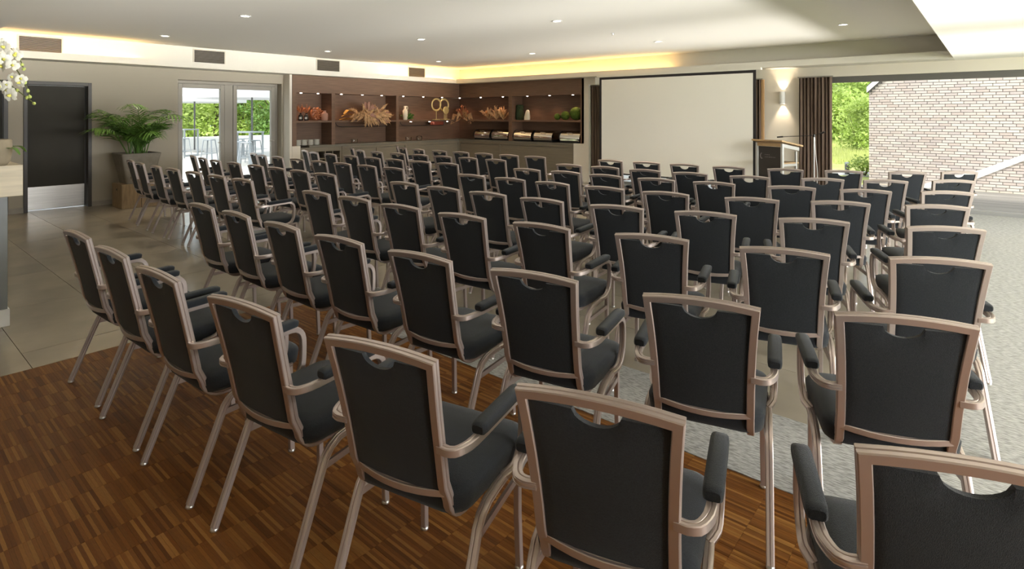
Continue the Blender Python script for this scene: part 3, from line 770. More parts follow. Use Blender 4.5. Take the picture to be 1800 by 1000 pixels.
# ================================================================== palm on its plinth
b = onZ(245, 364, 0); px_, py_ = b[0]-.22, b[1]+.02
pl = thing('plinth', 'low oak block plinth under the square palm planter', 'plinth', (px_, py_, 0))
bx('block', 'plinth_oak', (-.27, .27, -.30, -.005, 0, .42), pl, .006); bx('block', 'plinth_oak', (-.27, .27, .0, .30, 0, .42), pl, .006)
m = MB(); m.lathe([(.02, 0), (.02, .004)], 12, M=Matrix.Translation((.0, -.302, .32)) @ Matrix.Rotation(PI/2, 4, 'X')); m.build('grip_hole', 'black_plastic', pl)
PSC = .92
pt_ = thing('planter', 'tapered square taupe planter standing on the oak plinth', 'planter', (px_, py_, .42))
ls = [rrect(.46, .46, .04, 3, z=0), rrect(.50, .50, .04, 3, z=.1), rrect(.66, .66, .05, 3, z=.50), rrect(.68, .68, .05, 3, z=.525), rrect(.66, .66, .05, 3, z=.535), rrect(.59, .59, .05, 3, z=.535), rrect(.56, .56, .05, 3, z=.45)]
MB().loops(ls).build('vessel', 'pot', pt_, smooth=.7)
MB().loops([rrect(.565, .565, .05, 3, z=.452), rrect(.50, .50, .05, 3, z=.475)]).build('soil', 'soil', pt_, smooth=.7)
def frond(length, lean, az, nleaf=26, droop=.9, lw=.022, ll=.34):
    rng = random.Random(int(az*1000)+int(length*100))
    P = []; n = 14
    for k in range(n+1):
        t = k/n; a = lean+droop*t**2.2
        P.append(None)
    x = z = 0; pts = [(0, 0, 0)]
    for k in range(n):
        t = (k+.5)/n; a = lean+droop*t**2.0; x += math.sin(a)*length/n; z += math.cos(a)*length/n; pts.append((x, 0, z))
    m = MB(); m.tube(pts, .008, 5, (0, 1, 0), scale=[1.3-1.0*k/n for k in range(n+1)])
    for i in range(nleaf):
        t = .36+.64*i/(nleaf-1); f = t*n; k = min(n-1, int(f)); q = f-k
        p0 = Vector(pts[k]).lerp(Vector(pts[k+1]), q); d = (Vector(pts[k+1])-Vector(pts[k])).normalized()
        up = d.cross(Vector((0, 1, 0))).normalized()*-1
        L = ll*(math.sin(PI*min(1, .18+.80*(t-.36)/.64))**.6)*rng.uniform(.85, 1.1)
        for s in (-1, 1):
            dirv = (d*.85+Vector((0, s, 0))*rng.uniform(.45, .75)+up*.22).normalized()
            w_ = up.cross(dirv).normalized()*lw*.5
            e1 = p0+dirv*L*.45; e2 = p0+dirv*L*.8+Vector((0, 0, -L*.14)); e3 = p0+dirv*L+Vector((0, 0, -L*.30))
            m.add([p0-w_*.3, p0+w_*.3, e1-w_, e1+w_, e2-w_*.7, e2+w_*.7, e3], [(0, 1, 3, 2), (2, 3, 5, 4), (4, 5, 6)])
    M = Matrix.Rotation(az, 4, 'Z'); m.v = [tuple(M @ Vector(v)) for v in m.v]
    return m
pt_.scale = (PSC, PSC, 1)
pm = thing('palm', 'green kentia palm with arching feathery fronds in the square planter', 'plant', (px_, py_, .895))
rng = random.Random(3)
for k in range(30):
    az = k*2.399+rng.uniform(-.3, .3); ln = rng.uniform(.65, 1.32); le = rng.uniform(.03, .46)
    if math.sin(az) < -.3: ln *= 1.18; le += .12
    if math.sin(az) > .5: ln *= .85; le *= .8          # the longest fronds lean towards the door
    if math.cos(az) < -.25: ln *= .62; le *= .35
    fm = frond(ln, le, az, 17, rng.uniform(.7, 1.7), .023, .44)
    bp = (rng.uniform(-.1, .1), rng.uniform(-.12, .12), -.02)
    fo = fm.build('frond', 'palm', pm, loc=bp)

# ================================================================== bar counter with orchid (left edge)
ctr = thing('bar_counter', 'bar counter end with a travertine slab over grey-blue panels', 'counter', (-5.80, .83, 0))
bx('base', 'counter_panel', (-1.2, 0, -2.6, 0, .13, 1.0), ctr, .003); bx('plinth', 'white_lacquer', (-1.2, .012, -2.6, .012, 0, .13), ctr, .003)
bx('slab', 'travertine', (-1.25, .07, -2.65, .08, 1.0, 1.24), ctr, .005)
oq = onZ(-20, 291.5, 1.24)
vp = thing('planter', 'rough clay planter on the travertine bar counter', 'planter', oq)
MB().lathe([(.10, 0), (.125, .03), (.14, .12), (.135, .19), (.125, .2), (.115, .2), (.11, .15)], 20).build('vessel', 'clay', vp, smooth=.9)
MB().lathe([(.115, .16), (.02, .175)], 20).build('soil', 'soil', vp)
orc = thing('orchid', 'white moth orchid spray arching over the bar counter', 'plant', (oq[0]+.03, oq[1]+.03, 1.31))
def blade(pts, w0, mtname, name, parent):
    P = catmull(pts, 4); n = len(P); m = MB(); vs_ = []; fs = []
    for i, q in enumerate(P):
        t = i/(n-1); ww = w0*math.sin(PI*(.12+.84*t))**.7
        d = (P[min(i+1, n-1)]-P[max(0, i-1)]).normalized(); s = d.cross(Vector((0, 0, 1))); s = s.normalized() if s.length > .01 else Vector((1, 0, 0))
        u = s.cross(d); vs_ += [q-s*ww, q-u*ww*.25, q+s*ww]
    for i in range(n-1):
        fs += [(3*i, 3*i+1, 3*i+4, 3*i+3), (3*i+1, 3*i+2, 3*i+5, 3*i+4)]
    m.add(vs_, fs); return m.build(name, mtname, parent, smooth=1.2)
RTv = Vector((RT[0], RT[1], 0)); FWv = Vector((FW[0], FW[1], 0)); UPv = Vector((0, 0, 1))
def W3(r, f, u): return RTv*r+FWv*f+UPv*u
for e in ((.16, .02, .02), (.05, .2, .03), (-.16, .05, .02), (-.05, -.18, .04)):
    v = W3(*e); blade([(0, 0, 0), v*.5+UPv*.05, v*.85+UPv*.045, v*1.08+UPv*(-.01)], .028, 'palm', 'leaf', orc)
def flower(r):
    m = MB(); fs = []
    def petal(a, L, w_, cup):
        d = Vector((math.cos(a), 0, math.sin(a))); s = Vector((-math.sin(a), 0, math.cos(a))); Y = Vector((0, -1, 0))
        pts = [d*.1*L, d*.45*L+s*w_*.8+Y*cup*.4, d*.8*L+s*w_*.75+Y*cup*.2, d*L+Y*cup*-.3, d*.8*L-s*w_*.75+Y*cup*.2, d*.45*L-s*w_*.8+Y*cup*.4, d*.5*L+Y*cup*.9]
        m.add(pts, [(0, 1, 6), (1, 2, 6), (2, 3, 6), (3, 4, 6), (4, 5, 6), (5, 0, 6)])
    for a in (.25, PI-.25): petal(a, r, r*.62, r*.25)
    for a in (PI/2, PI*1.25, PI*1.75): petal(a, r*.95, r*.36, r*.15)
    return m
fm = flower(.052).mesh('flower', 1.); fm.materials.append(MATS['orchid_white'])
lm = MB().lathe([(.003, 0), (.012, .006), (.010, .016), (.004, .026)], 8, M=Matrix.Rotation(PI/2, 4, 'X')).mesh('lip', 1.); lm.materials.append(MATS['orchid_lip'])
bud = MB().lathe([(.002, -.016), (.010, -.008), (.012, .004), (.004, .018)], 8).mesh('bud', 1.); bud.materials.append(MATS['orchid_bud'])
rng = random.Random(5)
stems = [[(0, 0, 0), (-.12, .0, .30), (-.10, 0, .60), (.02, 0, .74), (.14, -.02, .70), (.24, -.03, .58), (.30, -.04, .45)],
         [(0, 0, 0), (-.16, .05, .24), (-.18, .05, .44), (-.10, .04, .56), (.02, .02, .58), (.16, -.02, .52), (.34, -.05, .40)],
         [(0, 0, 0), (-.14, .1, .30), (-.20, .12, .62), (-.10, .10, .82), (.04, .06, .84), (.16, .02, .76), (.22, 0, .66)]]
for si, st in enumerate(stems):
    P = catmull([W3(*q) for q in st], 5)
    MB().tube(P, .004, 6, (1, 0, 0)).build('stem', 'orchid_stem', orc, smooth=1.)
    n = len(P)
    nf = (9, 8, 8)[si]
    for k in range(nf):
        q = P[int(n*(.48+.42*k/nf))]+W3(rng.uniform(-.03, .03), rng.uniform(-.05, -.01), rng.uniform(-.05, .03))
        o_ = link('flower', fm, None, orc, loc=tuple(q), rot=(rng.uniform(-.3, .3), rng.uniform(-.4, .4), TH+rng.uniform(-.7, .7)))
        s = rng.uniform(.8, 1.1); o_.scale = (s, s, s)
        link('lip', lm, None, o_)
    for k in range(3):
        q = P[n-1-k*2]; link('bud', bud, None, orc, loc=tuple(q), rot=(rng.uniform(-.5, .5), rng.uniform(.4, 1.2), 0))

# ================================================================== things on the shelves
def onL(px, depth=.20): p = onX(px, 211, UX-depth); return p[1]
def onB(px, depth=.20): p = onY(px, 211, UY+depth); return p[0]
XL = UX-.20; YB = UY+.20; ZP = ZS+.002
# bottles with dried sprigs
def spray(parent, name, mt, n, L, spread, base=(0, 0, 0), w_=.018, up=True, seed=1, tip=.3):
    rng = random.Random(seed)
    for k in range(n):
        az = rng.uniform(0, 2*PI); el = rng.uniform(.02, spread); l = L*rng.uniform(.65, 1.1)
        d = Vector((math.sin(el)*math.cos(az), math.sin(el)*math.sin(az), math.cos(el)))
        b0 = Vector(base); s = d.cross(Vector((rng.uniform(-1, 1), rng.uniform(-1, 1), .3))).normalized()
        e = b0+d*l+Vector((0, 0, -l*tip*el*.5))
        mid = b0+d*l*.5; u = s.cross(d)
        m = MB()
        A = [b0, mid+s*w_, mid+u*w_*.6, mid-s*w_, mid-u*w_*.6, b0+d*l*.8+s*w_*.7, b0+d*l*.8-s*w_*.7, e]
        m.add(A, [(0, 1, 2), (0, 2, 3), (0, 3, 4), (0, 4, 1), (1, 5, 2), (2, 5, 7), (2, 7, 6), (2, 6, 3), (3, 6, 4), (4, 6, 7), (4, 7, 5), (4, 5, 1)])
        # feathery barbs along the blade
        for q in range(7):
            t = .40+.55*q/6; c = b0+d*l*t+Vector((0, 0, -l*tip*el*.5*t)); sg = -1 if q % 2 else 1
            v = (d*.6+s*sg*.8+u*rng.uniform(-.6, .6)).normalized()*l*.20; k2 = d.cross(v).normalized()*w_*.35
            m.add([c-k2, c+k2, c+v], [(0, 1, 2)])
        m.build(name, mt, parent, smooth=1.)
for px, lb in ((525, 'smoked glass bottle with dried russet sprigs at the end of the shelf'), (535, 'smoked glass bottle with russet berries next to the round wreath')):
    o = thing('bottle_vase', lb, 'vase', (XL+.08, onL(px, .12)+.05, ZP), group='smoked bottles with dried sprigs')
    MB().lathe([(.045, 0), (.055, .01), (.055, .10), (.045, .125), (.022, .14), (.022, .17), (.027, .175)], 16).build('bottle', 'smoked_glass', o, smooth=.8)
    MB().loops([[(.0555*math.cos(a), .0555*math.sin(a), z) for a in [-.5+k*.1-.7 for k in range(11)]] for z in (.035, .085)], False, False).build('paper_label', 'label_paper', o)
    spray(o, 'sprig', 'russet', 12, .22, .9, (0, 0, .16), .016, seed=px)
# wreath disc and blush vase
o = thing('dried_wreath', 'round russet wreath of dried pods leaning on the shelf back', 'wreath', (XL-.02, onL(557), ZP))
Mw = Matrix.Translation((0, 0, .155)) @ Matrix.Rotation(PI/2-.15, 4, 'Y')
MB().lathe([(.15, -.03), (.155, 0), (.14, .03)], 24, M=Mw).build('backing', 'russet', o, smooth=.5)
rng = random.Random(8)
pod = MB().lathe([(.004, 0), (.024, .012), (.026, .028), (.012, .045)], 8).mesh('pod', 1.); pod.materials.append(MATS['russet'])
pod2 = MB().lathe([(.004, 0), (.022, .010), (.020, .03), (.008, .05)], 8).mesh('pod', 1.); pod2.materials.append(MATS['blush'])
for k in range(34):
    r_ = .145*math.sqrt((k+.5)/34); a = k*2.4; v = Mw @ Vector((r_*math.cos(a), r_*math.sin(a), .025))
    link('pod', rng.choice((pod, pod, pod2)), None, o, loc=tuple(v), rot=(0, PI/2-.15+rng.uniform(-.4, .4), rng.uniform(-.5, .5)))
o = tag(MB().lathe([(.06, 0), (.075, .02), (.08, .12), (.07, .17), (.035, .19), (.032, .23), (.04, .235), (.028, .22)], 20).build('blush_vase', 'blush', smooth=.8, loc=(XL+.165, onL(568, .1), ZP)), 'small dusty pink vase in front of the russet wreath', 'vase')
# ochre driftwood leaf bowl and big pampas arrangement
o = thing('dried_leaf', 'curled ochre dried leaves lying at the left of the pampas spray', 'dried leaves', (XL+.05, onL(603, .15), ZP))
for pts, w_ in (([(0, -.10, .02), (.03, .05, .06), (.02, .20, .05), (.0, .36, .10)], .075), ([(.02, -.05, .10), (.03, .10, .16), (.0, .25, .14), (0, .38, .18)], .06),
                ([(.05, .0, .16), (.03, .12, .26), (.02, .26, .24), (0, .42, .26)], .07), ([(.08, -.08, .0), (.1, .1, .035), (.08, .30, .03), (.05, .45, .05)], .05)):
    blade(pts, w_, 'ochre_leaf', 'leaf', o)
o = thing('pampas_arrangement', 'large horizontal spray of tan pampas grass and dried leaves', 'dried flowers', (UX+.035, onL(646, -.03), ZS+.15))
def fan(parent, n, a0, a1, L, seed, mt='pampas', w_=.035, name='plume', y0=0., y1=0.):
    rng = random.Random(seed)
    for k in range(n):
        a = a0+(a1-a0)*rng.random(); l = L*rng.uniform(.55, 1.08)
        d = Vector((rng.uniform(.10, .60), math.cos(a), math.sin(a))).normalized(); s = d.cross(Vector((1, .1, .2))).normalized(); u = s.cross(d)
        b0 = Vector((rng.uniform(.0, .07), rng.uniform(y0, y1), rng.uniform(-.05, .05)))
        m = MB(); ring_ = []
        for t, rr in ((.0, .2), (.25, .7), (.5, 1), (.75, .85), (1., .15)):
            c = b0+d*l*t+Vector((0, 0, -.06*t*t)); ring_.append([tuple(c+(s*math.cos(b)+u*math.sin(b)*.6)*w_*rr*rng.uniform(.8, 1.2)) for b in (0, PI/3, 2*PI/3, PI, 4*PI/3, 5*PI/3)])
        m.loops(ring_)
        for q in range(14):
            t = rng.uniform(.25, .98); c = b0+d*l*t+Vector((0, 0, -.06*t*t)); b = rng.uniform(0, 2*PI); v = (d*.8+s*math.cos(b)+u*math.sin(b)).normalized()*rng.uniform(.05, .085); k2 = d.cross(v).normalized()*.014
            m.add([c-k2, c+k2, c+v], [(0, 1, 2)])
        m.build(name, mt, parent, smooth=1.2)
fan(o, 30, -1.0, 1.0, .36, 2, w_=.040, y0=.05, y1=.38); fan(o, 22, PI-.8, PI+.6, .30, 3, w_=.036, y0=-.35, y1=.05); fan(o, 16, .7, 2.4, .26, 4, w_=.04, y0=-.2, y1=.3); fan(o, 16, -2.3, -.6, .26, 5, w_=.036, y0=-.1, y1=.35)
fan(o, 5, 1.3, 1.9, .38, 6, 'blush', .05, 'leaf', -.1, .1); fan(o, 12, -.6, .9, .32, 9, 'blush', .032, 'plume', 0, .35)

# cream jug and greenery
o = thing('jug', 'tall cream ribbed jug with a handle beside green foliage', 'jug', (XL+.06, onL(713, .12), ZP))
ribs = []
for z, r_ in ((0, .05), (.02, .06), (.10, .068), (.24, .066), (.27, .05), (.30, .034), (.37, .034), (.375, .028)):
    ribs.append([((r_*(1+(.05*math.cos(a*14) if .02 < z < .26 else 0)))*math.cos(a), (r_*(1+(.05*math.cos(a*14) if .02 < z < .26 else 0)))*math.sin(a), z) for a in [2*PI*k/42 for k in range(42)]])
MB().loops(ribs).build('body', 'cream', o, smooth=.9)
MB().tube(catmull([(0, .03, .365), (0, .075, .36), (0, .085, .31), (0, .06, .26)], 4), .010, 8, (1, 0, 0)).build('handle', 'cream', o, smooth=.9)
o = thing('foliage', 'dark green foliage cuttings around the cream jug', 'plant', (XL+.02, onL(717, .14), ZP))
spray(o, 'leaf', 'palm', 26, .26, 1.35, (0, 0, .01), .030, seed=14)
# golden ring sculptures
def ring(R, r_, n=30):
    m = MB(); ls = []
    for k in range(n):
        a = 2*PI*k/n; c = Vector((0, R*math.cos(a), R*math.sin(a))); e = Vector((0, math.cos(a), math.sin(a)))
        ls.append([tuple(c+e*r_*math.cos(b)+Vector((1, 0, 0))*r_*.6*math.sin(b)) for b in [2*PI*q/8 for q in range(8)]])
    ls.append(ls[0]); return m.loops(ls, False, False)
def sculpture(px, R, zc, kind, lb, dx=0):
    o = thing('ring_sculpture', lb, 'sculpture', (UX-.06+dx, onL(px, .06), ZP), group='golden ornaments on thin stands')
    bx('base', 'gold', (-.05, .05, -.10, .10, 0, .018), o, .003)
    if kind == 'ring': ring(R, .026).build('ring', 'gold', o, smooth=.9, loc=(0, 0, zc)); zz = [0.]
    else: MB().lathe([(.001, -.025), (R*.8, -.022), (R, -.008), (R, .008), (R*.8, .022), (.001, .025)], 28, M=Matrix.Rotation(PI/2, 4, 'Y')).build('disc', 'gold', o, smooth=.5, loc=(0, 0, zc)); zz = [-.02, .03]
    for q in zz: MB().tube([(0, q, .015), (0, q, zc-R+.01)], .006, 8).build('rod', 'gold', o, smooth=.6)
sculpture(767, .165, .425, 'ring', 'golden ring on a thin stand overlapping its twin ring')
sculpture(783, .165, .42, 'ring', 'golden ring on a thin stand on the corner side of its twin', -.05)
sculpture(780.5, .11, .27, 'disc', 'solid golden disc on two thin rods before the rings', .08)
# corner dried bunch, tan leaf bunch
o = thing('dried_bunch', 'orange and russet dried bunch standing in the corner of the shelves', 'dried flowers', (onB(812, .08), UY+.10, ZP))
spray(o, 'plume', 'russet', 16, .40, .75, (0, 0, .02), .03, seed=21, tip=1.2); spray(o, 'plume', 'pampas', 12, .40, 1.25, (0, 0, .05), .03, seed=22, tip=1.6)
for i, px in enumerate((859, 872, 884)):
    o = thing('dried_bunch', 'tan dried leaf bunch, %s of three beside the cabinet post' % ('first', 'second', 'third')[i], 'dried flowers', (onB(px, .14), UY+.16, ZP), group='tan dried bunches')
    spray(o, 'plume', 'pampas', 15, .40, .75, (0, 0, .0), .035, seed=31+i, tip=.8)
# dark moss cone, cream stone, moss balls
def lump(name, label, cat, loc, prof, mt, jit, seed, n=22, sub=True):
    rng = random.Random(seed); ls = []
    for r_, z in prof: ls.append([((r_*(1+rng.uniform(-jit, jit)))*math.cos(2*PI*k/n), (r_*(1+rng.uniform(-jit, jit)))*math.sin(2*PI*k/n), z+rng.uniform(-jit, jit)*.02) for k in range(n)])
    return tag(MB().loops(ls).build(name, mt, loc=loc, smooth=1.2), label, cat)
lump('moss_vase', 'tall dark mossy vase beside the cabinet post', 'vase', (onB(910, .2)+.06, UY+.22, ZP), [(.10, 0), (.125, .08), (.115, .2), (.10, .3), (.105, .38), (.085, .41), (.02, .40)], 'moss_dark', .06, 4)
o = tag(MB().loops([rrect(.15, .10, .03, 3, z=0), rrect(.155, .11, .03, 3, z=.08), rrect(.13, .09, .03, 3, z=.16, cx=.01), rrect(.09, .07, .025, 3, z=.24, cx=.02), rrect(.05, .05, .02, 3, z=.27, cx=.02)]).build('stone_ornament', 'cream', smooth=.8, loc=(onB(924, .1)+.05, UY+.10, ZP)), 'pale cream stone ornament tapering upwards next to the dark vase', 'ornament')
def ball(r): return [(r*math.sin(a)+.001, r-r*math.cos(a)) for a in [PI*k/12 for k in range(13)]]
for px, r_, lb in ((979, .085, 'smallest green moss ball of the three'), (993, .115, 'middle-sized green moss ball of the three'), (1012, .165, 'largest green moss ball at the shelf end')):
    lump('moss_ball', lb, 'moss ball', (onB(px, .16), UY+.18, ZP), ball(r_), 'moss', .05, px, 24)
# stacked plates
pm_ = MB().lathe([(.042, 0), (.052, .004), (.073, .014), (.075, .018), (.071, .018), (.048, .009), (.008, .008)], 20).mesh('plate', .8); pm_.materials.append(MATS['porcelain'])
for i, px in enumerate((523, 534, 550, 566)):
    for k in range(7):
        o = link('plate', pm_, None, loc=(XL+.10, YA+.185+i*.156, ZC+.003+k*.0185))
        tag(o, 'white plate, %s up in the %s stack from the terrace-door end' % (('bottom one', 'second', 'third', 'fourth', 'fifth', 'sixth', 'top one')[k], ORD[i+1]), 'plate', 'stacked white plates on the lower shelf')
# glassware on the worktop
for px, lb in ((623, 'small clear glass bowl alone on the worktop'), (718, 'clear glass bowl next to the glass jar on the worktop'), (737, 'clear glass jar with a lid on the worktop')):
    o = thing('glass_jar', lb, 'glass', (UX-.2, onL(px), ZC))
    MB().lathe([(.05, 0), (.075, .01), (.08, .10), (.078, .10), (.073, .012), (.01, .01)], 18).build('bowl', 'glass', o, smooth=.8)
    if px > 730: MB().lathe([(.08, .10), (.06, .125), (.012, .13), (.012, .15)], 18).build('lid', 'glass', o, smooth=.8)
# hanging metal rail with red fittings under the shelf
for px0, px1, lb in ((590, 690, 'slim curved metal rail hanging under the shelf of the pampas spray'), (704, 790, 'slim curved metal rail hanging under the shelf of the golden rings')):
    y0_, y1_ = onL(px0, .0), onL(px1, .0); z_ = ZS-.05
    o = thing('hanging_rail', lb, 'rail', (UX-.04, y0_, z_))
    L = y1_-y0_
    MB().tube(catmull([(0, .02, 0), (0, .06, -.07), (0, .16, -.10), (0, .30, -.105), (0, L*.6, -.105), (0, L*.9, -.105)], 4), .008, 8, (1, 0, 0)).build('bar', 'black_plastic', o, smooth=.8)
    MB().tube([(0, L*.9, -.105), (0, L*.9, 0)], .006, 6).build('hanger', 'black_plastic', o, smooth=.8)
o = tag(MB().loops([rrect(.16, .44, .06, 4, z=-.10), rrect(.18, .48, .07, 4, z=-.05), rrect(.17, .46, .07, 4, z=-.001)]).build('lamp_cover', 'copper_red', smooth=.6, loc=(UX-.17, onL(771, .1), ZS-.048)), 'reddish copper cover under the shelf below the golden rings', 'lamp')
for px in (725, 758, 789):
    p = onL(px, .05); shelf_spot(cl, (-.12, p-YA, ZS-.045), (UX-.12, p, ZS-.05), 1.0)
# chafing dishes
def chafing(px, lb, d=.20):
    o = thing('chafing_dish', lb, 'chafing dish', (px, UY+d, ZC+.003), group='roll top chafing dishes')
    w_ = .29
    bx('frame', 'black_plastic', (-w_-.01, w_+.01, -.17, .17, 0, .07), o, .008)
    bx('water_pan', 'chrome', (-w_, w_, -.185, .165, .05, .105), o, .008)
    L1 = []
    n = 14
    for xx in (-w_, w_):
        L1.append([(xx, .19*math.cos(PI*k/n)-.01, .105+.19*math.sin(PI*k/n)) for k in range(n+1)])
    MB().loops(L1).build('roll_lid', 'chrome', o, smooth=.6)
    for s in (-1, 1):
        a = s*(w_+.008); m = MB(); m.loops([[(a-.014, .198*math.cos(PI*k/n)-.01, .10+.197*math.sin(PI*k/n)) for k in range(n+1)], [(a+.014, .198*math.cos(PI*k/n)-.01, .10+.197*math.sin(PI*k/n)) for k in range(n+1)]])
        m.build('end_cap', 'chrome' if s > 0 else 'black_plastic', o, smooth=.6)
    MB().tube([(-.07, -.15, .235), (-.07, -.185, .25), (.07, -.185, .25), (.07, -.15, .235)], .008, 8, (0, 0, 1)).build('handle', 'chrome', o, smooth=.9)
for i, px in enumerate((UX+t1[0]-1.02, UX+t1[0]-.345, UX+t1[1]+.335, UX+t1[1]+1.02, XB-.445)):
    chafing(px, 'chrome roll-top chafing dish, %s of five from the corner of the worktop' % ORD[i+1])

# ================================================================== outside, window side
struct(bx('ground_lawn', 'grass', (-90, 60, -40, 90, -.60, -.05)))['label'] = 'sunny meadow around the building'
struct(bx('path_strip', 'paving', (-14, -2.6, 18.0, 19.6, -.05, -.03)))['label'] = 'pale path across the meadow'
m = MB(); m.box(-14, -2.45, 12.3, 14.2, -.05, -.02); struct(m.build('paving', 'paving'))['label'] = 'pale paving outside the window'
# brick gable
GYW = 16.0; gx0 = -2.30; gz = 2.20
gb = thing('brick_building', 'pale red-brown brick gable of the building beyond the window', 'building', (gx0, GYW, 0))
hwid = 4.6
m = MB(); pr = [(0, -.05), (2*hwid, -.05), (2*hwid, gz), (hwid, gz+hwid), (0, gz)]
m.add([(x, 0, z) for x, z in pr]+[(x, 7, z) for x, z in pr], [(4, 3, 2, 1, 0), (5, 6, 7, 8, 9), (0, 1, 6, 5), (1, 2, 7, 6), (4, 0, 5, 9)]); wall_o = m.build('wall', 'mortar', gb)
for s in (0, 1):
    a = (0, gz) if s == 0 else (2*hwid, gz); q = -1 if s == 0 else 1
    m = MB(); e = .03
    x0, z0 = a[0]+q*e, a[1]-e
    V = [(x0, -.12, z0), (hwid, -.12, gz+hwid), (hwid, -.12, gz+hwid+.16), (x0, -.12, z0+.16)]
    m.add(V+[(x, 7.1, z) for x, y, z in V], [(0, 1, 2, 3), (7, 6, 5, 4), (0, 4, 5, 1), (2, 6, 7, 3), (0, 3, 7, 4)]); m.build('roof', 'roof', gb)
    m = MB(); V = [(x0, -.15, z0-.0), (hwid, -.15, gz+hwid), (hwid, -.15, gz+hwid+.13), (x0, -.15, z0+.13)]
    m.add(V+[(x, -.10, z) for x, y, z in V], [(0, 1, 2, 3), (7, 6, 5, 4), (0, 4, 5, 1), (2, 6, 7, 3), (0, 3, 7, 4), (1, 5, 6, 2)]); m.build('verge_board', 'white_lacquer', gb)
bl, bh, bd_, jt = .205, .050, .02, .012
bcols = [(.55, .465, .425), (.52, .445, .415), (.58, .50, .455), (.49, .405, .37), (.54, .475, .45), (.60, .53, .48), (.47, .40, .38)]
bm_ = []
for c in bcols:
    me = MB().box(0, bl, -bd_, .0, 0, bh, tint=c).mesh('brick'); me.materials.append(MATS['brick']); bm_.append(me)
rng = random.Random(11); allb = []
row = 0; z = -.04
while z < 4.4:
    x = -(bl+jt)*(0, .5, .25, .75)[row % 4]
    while x < 6.2:
        a0, a1 = max(0, x), x+bl
        if z+bh > gz: a0 = max(a0, z+bh-gz+.02)
        if a1-a0 > .03:
            wx, wz = gx0+(a0+a1)/2, z; dep = wx*FW[0]+GYW*FW[1]; sx = 900+FX*(wx*RT[0]+GYW*RT[1])/dep; sy_ = Y0+FX*(CH-wz)/dep
            vis = sx < 1800 and 130 < sy_ < 335 and a1-a0 > bl-.001
            allb.append((dep if vis else 99, a0, a1, z))
        x += bl+jt
    z += bh+jt; row += 1
allb.sort(); rest = MB()
for i, (d, a0, a1, z) in enumerate(allb):
    if i < 300 and d < 90: link('brick', rng.choice(bm_), None, wall_o, loc=(a0, rng.uniform(-.003, .002), z))
    else: rest.box(a0, a1, -bd_+rng.uniform(-.003, .002), 0, z, z+bh, tint=rng.choice(bcols))
q = rest.build('brickwork', 'brick', wall_o); q['kind'] = 'stuff'
# streak of sunlight on the gable, built as a solid white band
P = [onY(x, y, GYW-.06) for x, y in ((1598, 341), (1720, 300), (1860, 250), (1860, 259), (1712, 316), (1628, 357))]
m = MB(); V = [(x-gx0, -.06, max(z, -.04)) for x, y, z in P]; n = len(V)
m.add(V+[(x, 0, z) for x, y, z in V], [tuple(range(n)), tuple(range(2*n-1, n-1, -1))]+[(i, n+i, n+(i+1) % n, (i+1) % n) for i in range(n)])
m.build('sun_streak_band', 'white_lacquer', gb)
# deck boards
dk = struct(bx('deck', 'grout', (-2.4, 5.0, 12.32, 15.93, -.10, -.05)))
for k in range(24):
    MB().box(-2.4, 5.0, 12.33+k*.15, 12.33+k*.15+.142, -.05, -.022, tint=tint(.8, 1.15)).build('deck_board', 'deck', dk)
# bollard on the path
p = onZ(1489, 306, -.03); o = thing('bollard', 'short grey bollard light beside the pale path', 'bollard', p)
MB().lathe([(.06, 0), (.06, .26), (.05, .27)], 14).build('post', 'pole_dark', o, smooth=.6); MB().lathe([(.05, .27), (.065, .29), (.06, .33), (.02, .34)], 14).build('head', 'galvanised', o, smooth=.6)
# trees: crowns of leaf faces around lobes
def crown(m, lobes, n, size, rng):
    for k in range(n):
        c, r_ = rng.choice(lobes)
        d = Vector((rng.gauss(0, 1), rng.gauss(0, 1), rng.gauss(0, 1))).normalized()*r_*(rng.random()**.25)
        p = Vector(c)+d; a = Vector((rng.gauss(0, 1), rng.gauss(0, 1), rng.gauss(0, .7))).normalized(); b = a.cross(Vector((rng.gauss(0, 1), rng.gauss(0, 1), rng.gauss(0, 1)))).normalized()
        s = size*rng.uniform(.6, 1.3)
        m.add([p-a*s, p+b*s*.45, p+a*s, p-b*s*.45], [(0, 1, 2, 3)])
def tree(name, label, cat, loc, h, r, mt, seed, n=1500, size=.14, trunk=True, group=None, low=.25):
    rng = random.Random(seed); o = thing(name, label, cat, loc, group=group)
    lobes = []
    for k in range(14):
        a = rng.uniform(0, 2*PI); q = rng.random()**.5*r*.62; zz = h*rng.uniform(low+.1, .86); k2 = 1-.5*abs((zz/h)-.5)
        lobes.append(((q*math.cos(a)*k2, q*math.sin(a)*k2, zz), r*rng.uniform(.32, .52)))
    m = MB(); crown(m, lobes, n, size, rng); m.build('foliage', mt, o)
    t = MB()
    if trunk:
        t.tube([(0, 0, 0), (.05, 0, h*.35), (0, .05, h*.7)], .05+h*.018, 7, (1, 0, 0), scale=[1.2, .8, .3])
        for k in range(4):
            a = rng.uniform(0, 2*PI); t.tube([(.02, 0, h*(.25+.1*k)), (r*.4*math.cos(a), r*.4*math.sin(a), h*(.45+.1*k))], .03+h*.005, 6, (0, 0, 1), scale=[1, .4])
        t.build('trunk', 'bark', o, smooth=1.)
    else:
        for k in range(5):
            a = rng.uniform(0, 2*PI); t.tube([(0, 0, 0), (r*.4*math.cos(a), r*.4*math.sin(a), h*.6)], .02, 5, scale=[1, .4])
        t.build('stem', 'bark', o, smooth=1.)
    return o
TG = 'trees beyond the meadow'
def gp(x, t): d = ray(x); return (d[0]*t, d[1]*t, -.05)
tree('shrub', 'bright green rounded shrub in front of the meadow trees', 'shrub', gp(1513, 26), 2.75, 1.35, 'leaf_b', 1, 3200, .09, False, low=-.10)
